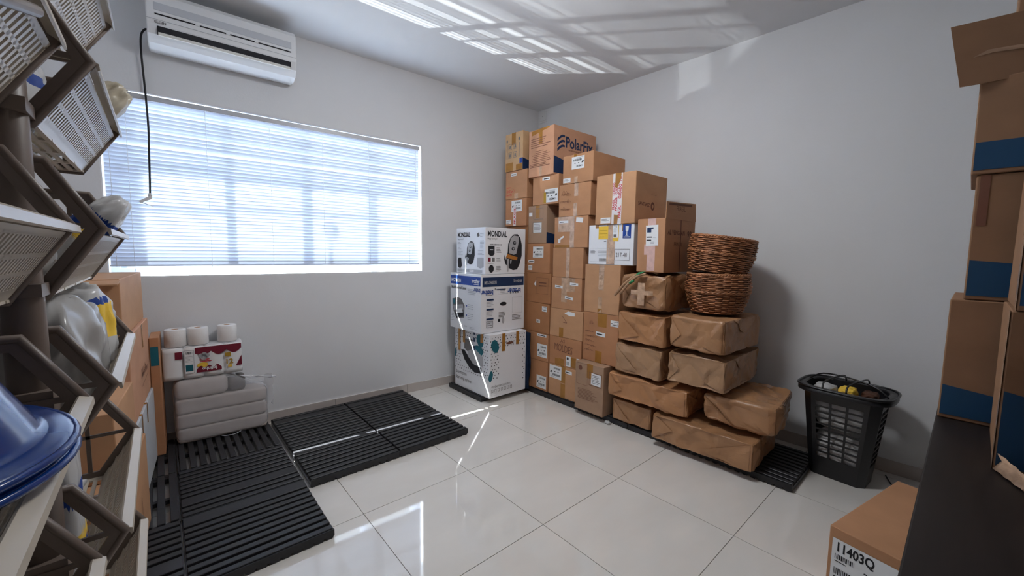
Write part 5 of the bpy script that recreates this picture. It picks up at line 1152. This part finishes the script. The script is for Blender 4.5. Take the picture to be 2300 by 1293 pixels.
def basket_meshes():
    # side panel: six-sided open frame with bars
    b = MB(); t = 0.007
    inn = []; m = len(PR); cen = Vector((-0.15, -0.004))
    for i, p in enumerate(PR):                                   # even inset of the outline
        e0 = (Vector(p) - Vector(PR[i-1])).normalized(); e1 = (Vector(PR[(i+1) % m]) - Vector(p)).normalized()
        n0, n1 = Vector((-e0.y, e0.x)), Vector((-e1.y, e1.x))
        if n0.dot(cen - Vector(p)) < 0: n0, n1 = -n0, -n1
        k = (n0 + n1).normalized(); inn.append(tuple(Vector(p) + k*0.019/max(0.4, k.dot(n0))))
    n = len(PR)
    for i in range(n):
        j = (i+1) % n; q = [PR[i], PR[j], inn[j], inn[i]]
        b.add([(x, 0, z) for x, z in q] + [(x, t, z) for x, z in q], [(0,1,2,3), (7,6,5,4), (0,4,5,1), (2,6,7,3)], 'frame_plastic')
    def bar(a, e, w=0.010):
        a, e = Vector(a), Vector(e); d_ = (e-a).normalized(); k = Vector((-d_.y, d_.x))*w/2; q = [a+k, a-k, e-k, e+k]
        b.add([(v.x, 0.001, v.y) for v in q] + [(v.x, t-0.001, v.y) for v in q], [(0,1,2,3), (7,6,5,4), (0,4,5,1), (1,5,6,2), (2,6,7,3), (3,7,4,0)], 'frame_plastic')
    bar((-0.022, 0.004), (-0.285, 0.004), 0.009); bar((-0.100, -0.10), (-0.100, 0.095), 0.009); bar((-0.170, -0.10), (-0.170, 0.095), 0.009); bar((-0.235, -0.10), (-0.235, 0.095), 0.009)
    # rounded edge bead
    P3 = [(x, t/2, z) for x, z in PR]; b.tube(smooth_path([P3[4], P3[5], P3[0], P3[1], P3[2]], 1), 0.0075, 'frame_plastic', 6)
    _bk['side'] = b.mesh('side_panel')
    # slatted front
    b = MB(); A = Vector((-0.006, 0, -0.010)); B_ = Vector((-0.070, 0, -0.1115)); sl = B_-A; nrm = Vector((sl.z, 0, -sl.x)).normalized()
    if nrm.x < 0: nrm = -nrm
    th = nrm*0.004
    def strip(y0, y1, f0, f1, k=1.0):
        q = [A + sl*f0 + Vector((0, y0, 0)), A + sl*f0 + Vector((0, y1, 0)), A + sl*f1 + Vector((0, y1, 0)), A + sl*f1 + Vector((0, y0, 0))]
        b.add(q + [v - th*k for v in q], [(0,1,2,3), (7,6,5,4), (0,4,5,1), (1,5,6,2), (2,6,7,3), (3,7,4,0)], 'basket_plastic')
    for f0, f1 in ((0.0, 0.09), (0.31, 0.37), (0.56, 0.62), (0.82, 1.0)): strip(0.006, BL-0.006, f0, f1, 1.3)
    N = 33
    for k in range(N+1): y = 0.006 + (BL-0.020)*k/N; strip(y, y+0.008, 0.05, 0.9, 0.8)
    _bk['front'] = fixn_mesh(b.mesh('front_panel'))
    b = MB(); b.prism([(-0.009, 0.006), (-0.006, 0.008), (0.009, 0.001), (0.010, -0.009), (0.007, -0.011), (0.003, -0.002)], 0.002, BL-0.002, 'basket_plastic', 'y'); _bk['lip'] = fixn_mesh(b.mesh('lip'))
    b = MB()
    for k in range(13): x = -0.275 + 0.0165*k; b.box((x, 0.006, -0.115), (x+0.008, BL-0.006, -0.111), 'basket_plastic')
    for k in range(5): y = 0.006 + (BL-0.03)*k/4; b.box((-0.275, y, -0.1152), (-0.068, y+0.016, -0.1108), 'basket_plastic')
    _bk['tray'] = b.mesh('tray')
    b = MB()
    for k in range(6): y = 0.006 + (BL-0.020)*k/5; b.box((-0.300, y, -0.11), (-0.296, y+0.008, 0.10), 'basket_plastic')
    b.box((-0.300, 0.006, 0.095), (-0.296, BL-0.006, 0.107), 'basket_plastic'); b.box((-0.30, 0.006, -0.115), (-0.27, BL-0.006, -0.111), 'basket_plastic'); _bk['back'] = b.mesh('back_panel')
def fixn_mesh(me):
    bm = bmesh.new(); bm.from_mesh(me); bmesh.ops.recalc_face_normals(bm, faces=bm.faces[:]); bm.to_mesh(me); bm.free(); return me
basket_meshes()
TIPS = [1.832, 1.553, 1.276, 0.998, 0.718, 0.440, 0.162]
def rack_basket(x, y, z):
    t = link('basket_tray', _bk['tray'], rk); t.location = (x+3.25, y+2.165, z)
    for nm in ('front', 'lip', 'back'): link({'front': 'front_panel', 'lip': 'lip', 'back': 'back_panel'}[nm], _bk[nm], t)
    for yy in (-0.001, BL-0.006): o = link('side_panel', _bk['side'], t); o.location.y = yy
for z in TIPS:
    rack_basket(-3.157, -2.132, z)
    rack_basket(-3.187, -2.198-BL, z)
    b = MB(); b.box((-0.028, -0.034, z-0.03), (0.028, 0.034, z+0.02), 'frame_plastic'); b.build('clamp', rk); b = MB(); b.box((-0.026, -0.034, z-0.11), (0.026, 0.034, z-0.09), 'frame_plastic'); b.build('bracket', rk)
# plastic goods in the baskets
blob('plastic_bag', 'straw coloured bundle in crackly clear film sticking out of the second highest basket', 'bag', (-3.312, -1.605, 1.470), (0.042, 0.055, 0.143), 'bag_straw', 11, crump=0.3, rot=(0, math.radians(42), 0))
blob('plastic_bag', 'white bag with blue print inside the second highest basket', 'bag', (-3.30, -1.98, 1.447), (0.07, 0.12, 0.09), 'bag_white', 12, paint=[('ink_blue', lambda x, y, z: 0.9 < z < 1.15)])
blob('plastic_bag', 'white bag with blue and yellow print sticking out of the third basket from the top', 'bag', (-3.312, -1.64, 1.195), (0.042, 0.065, 0.128), 'bag_white', 13, crump=0.22, rot=(0, math.radians(44), 0), paint=[('ink_blue', lambda x, y, z: 1.0 < z < 1.35 and y < 0.2), ('ink_yellow', lambda x, y, z: 0.8 < z <= 1.0 and y < 0.2)])
blob('plastic_bag', 'crumpled grey white bag deep in the third basket from the top', 'bag', (-3.31, -1.95, 1.170), (0.07, 0.13, 0.085), 'bag_grey', 14)
blob('plastic_bag', 'large grey white bag bulging from the fourth basket', 'bag', (-3.262, -1.905, 0.892), (0.085, 0.135, 0.135), 'bag_grey', 15, crump=0.22)
blob('plastic_bag', 'white bag with a blue triangle and yellow edge in the fourth basket', 'bag', (-3.255, -1.68, 0.892), (0.080, 0.078, 0.142), 'bag_white', 16, crump=0.2, paint=[('ink_blue', lambda x, y, z: y < -0.2 and x > -0.1 and 1.05 < z < 1.6 and z < 1.35 + x*0.5), ('ink_yellow', lambda x, y, z: y < -0.1 and x > 0.60 and 0.9 < z < 1.5)])
blob('plastic_bag', 'clear crumpled bag behind the column in the fourth basket', 'bag', (-3.398, -1.98, 0.892), (0.042, 0.10, 0.120), 'bag_white', 17, crump=0.22)
blob('plastic_bag', 'upright white bag with blue and yellow bands in the fifth basket', 'bag', (-3.268, -2.04, 0.612), (0.05, 0.055, 0.165), 'bag_white', 18, crump=0.10, n=5, paint=[('ink_blue', lambda x, y, z: 0.30 < z < 0.42 or 0.95 < z < 1.15), ('ink_yellow', lambda x, y, z: 0.42 <= z < 0.58)])
blob('plastic_bag', 'crumpled clear bag low in the fifth basket', 'bag', (-3.30, -1.86, 0.612), (0.07, 0.09, 0.07), 'bag_white', 19, crump=0.25)
blob('plastic_bag', 'crumpled clear bag in the lowest visible basket', 'bag', (-3.31, -1.93, 0.334), (0.07, 0.10, 0.09), 'bag_white', 20, crump=0.25)
# two nested blue basins lying upside down in the near basket
def basin(label, loc, rot):
    r = thing('blue_basin', label, 'basin', loc, rot=rot, group='nested blue basins')
    b = MB(); pr = [(0.0, 0.112), (0.090, 0.111), (0.106, 0.108), (0.117, 0.101), (0.122, 0.092), (0.146, 0.048), (0.168, 0.008), (0.171, 0.004), (0.176, 0.002), (0.190, 0.001), (0.197, -0.003), (0.197, -0.008), (0.188, -0.003), (0.172, -0.001), (0.164, 0.004), (0.142, 0.046), (0.118, 0.090), (0.104, 0.103), (0.090, 0.107), (0.0, 0.108)]
    b.lathe(pr, 'blue_plastic', 48); fixn(b.build('bowl', r))
    b = MB(); b.tube([(0.196*math.cos(q), 0.196*math.sin(q), -0.0055) for q in [2*PI*k/48 for k in range(48)]], 0.0045, 'blue_plastic', 6, closed=True); b.build('rolled_rim', r); return r
basin('glossy blue plastic basin turned upside down in a basket of the rack, upper of two', (-3.362, -2.49, 1.050), (0, math.radians(3), 0))
basin('glossy blue plastic basin underneath the other blue basin, only its rim showing', (-3.362, -2.49, 1.037), (0, math.radians(3), 0))
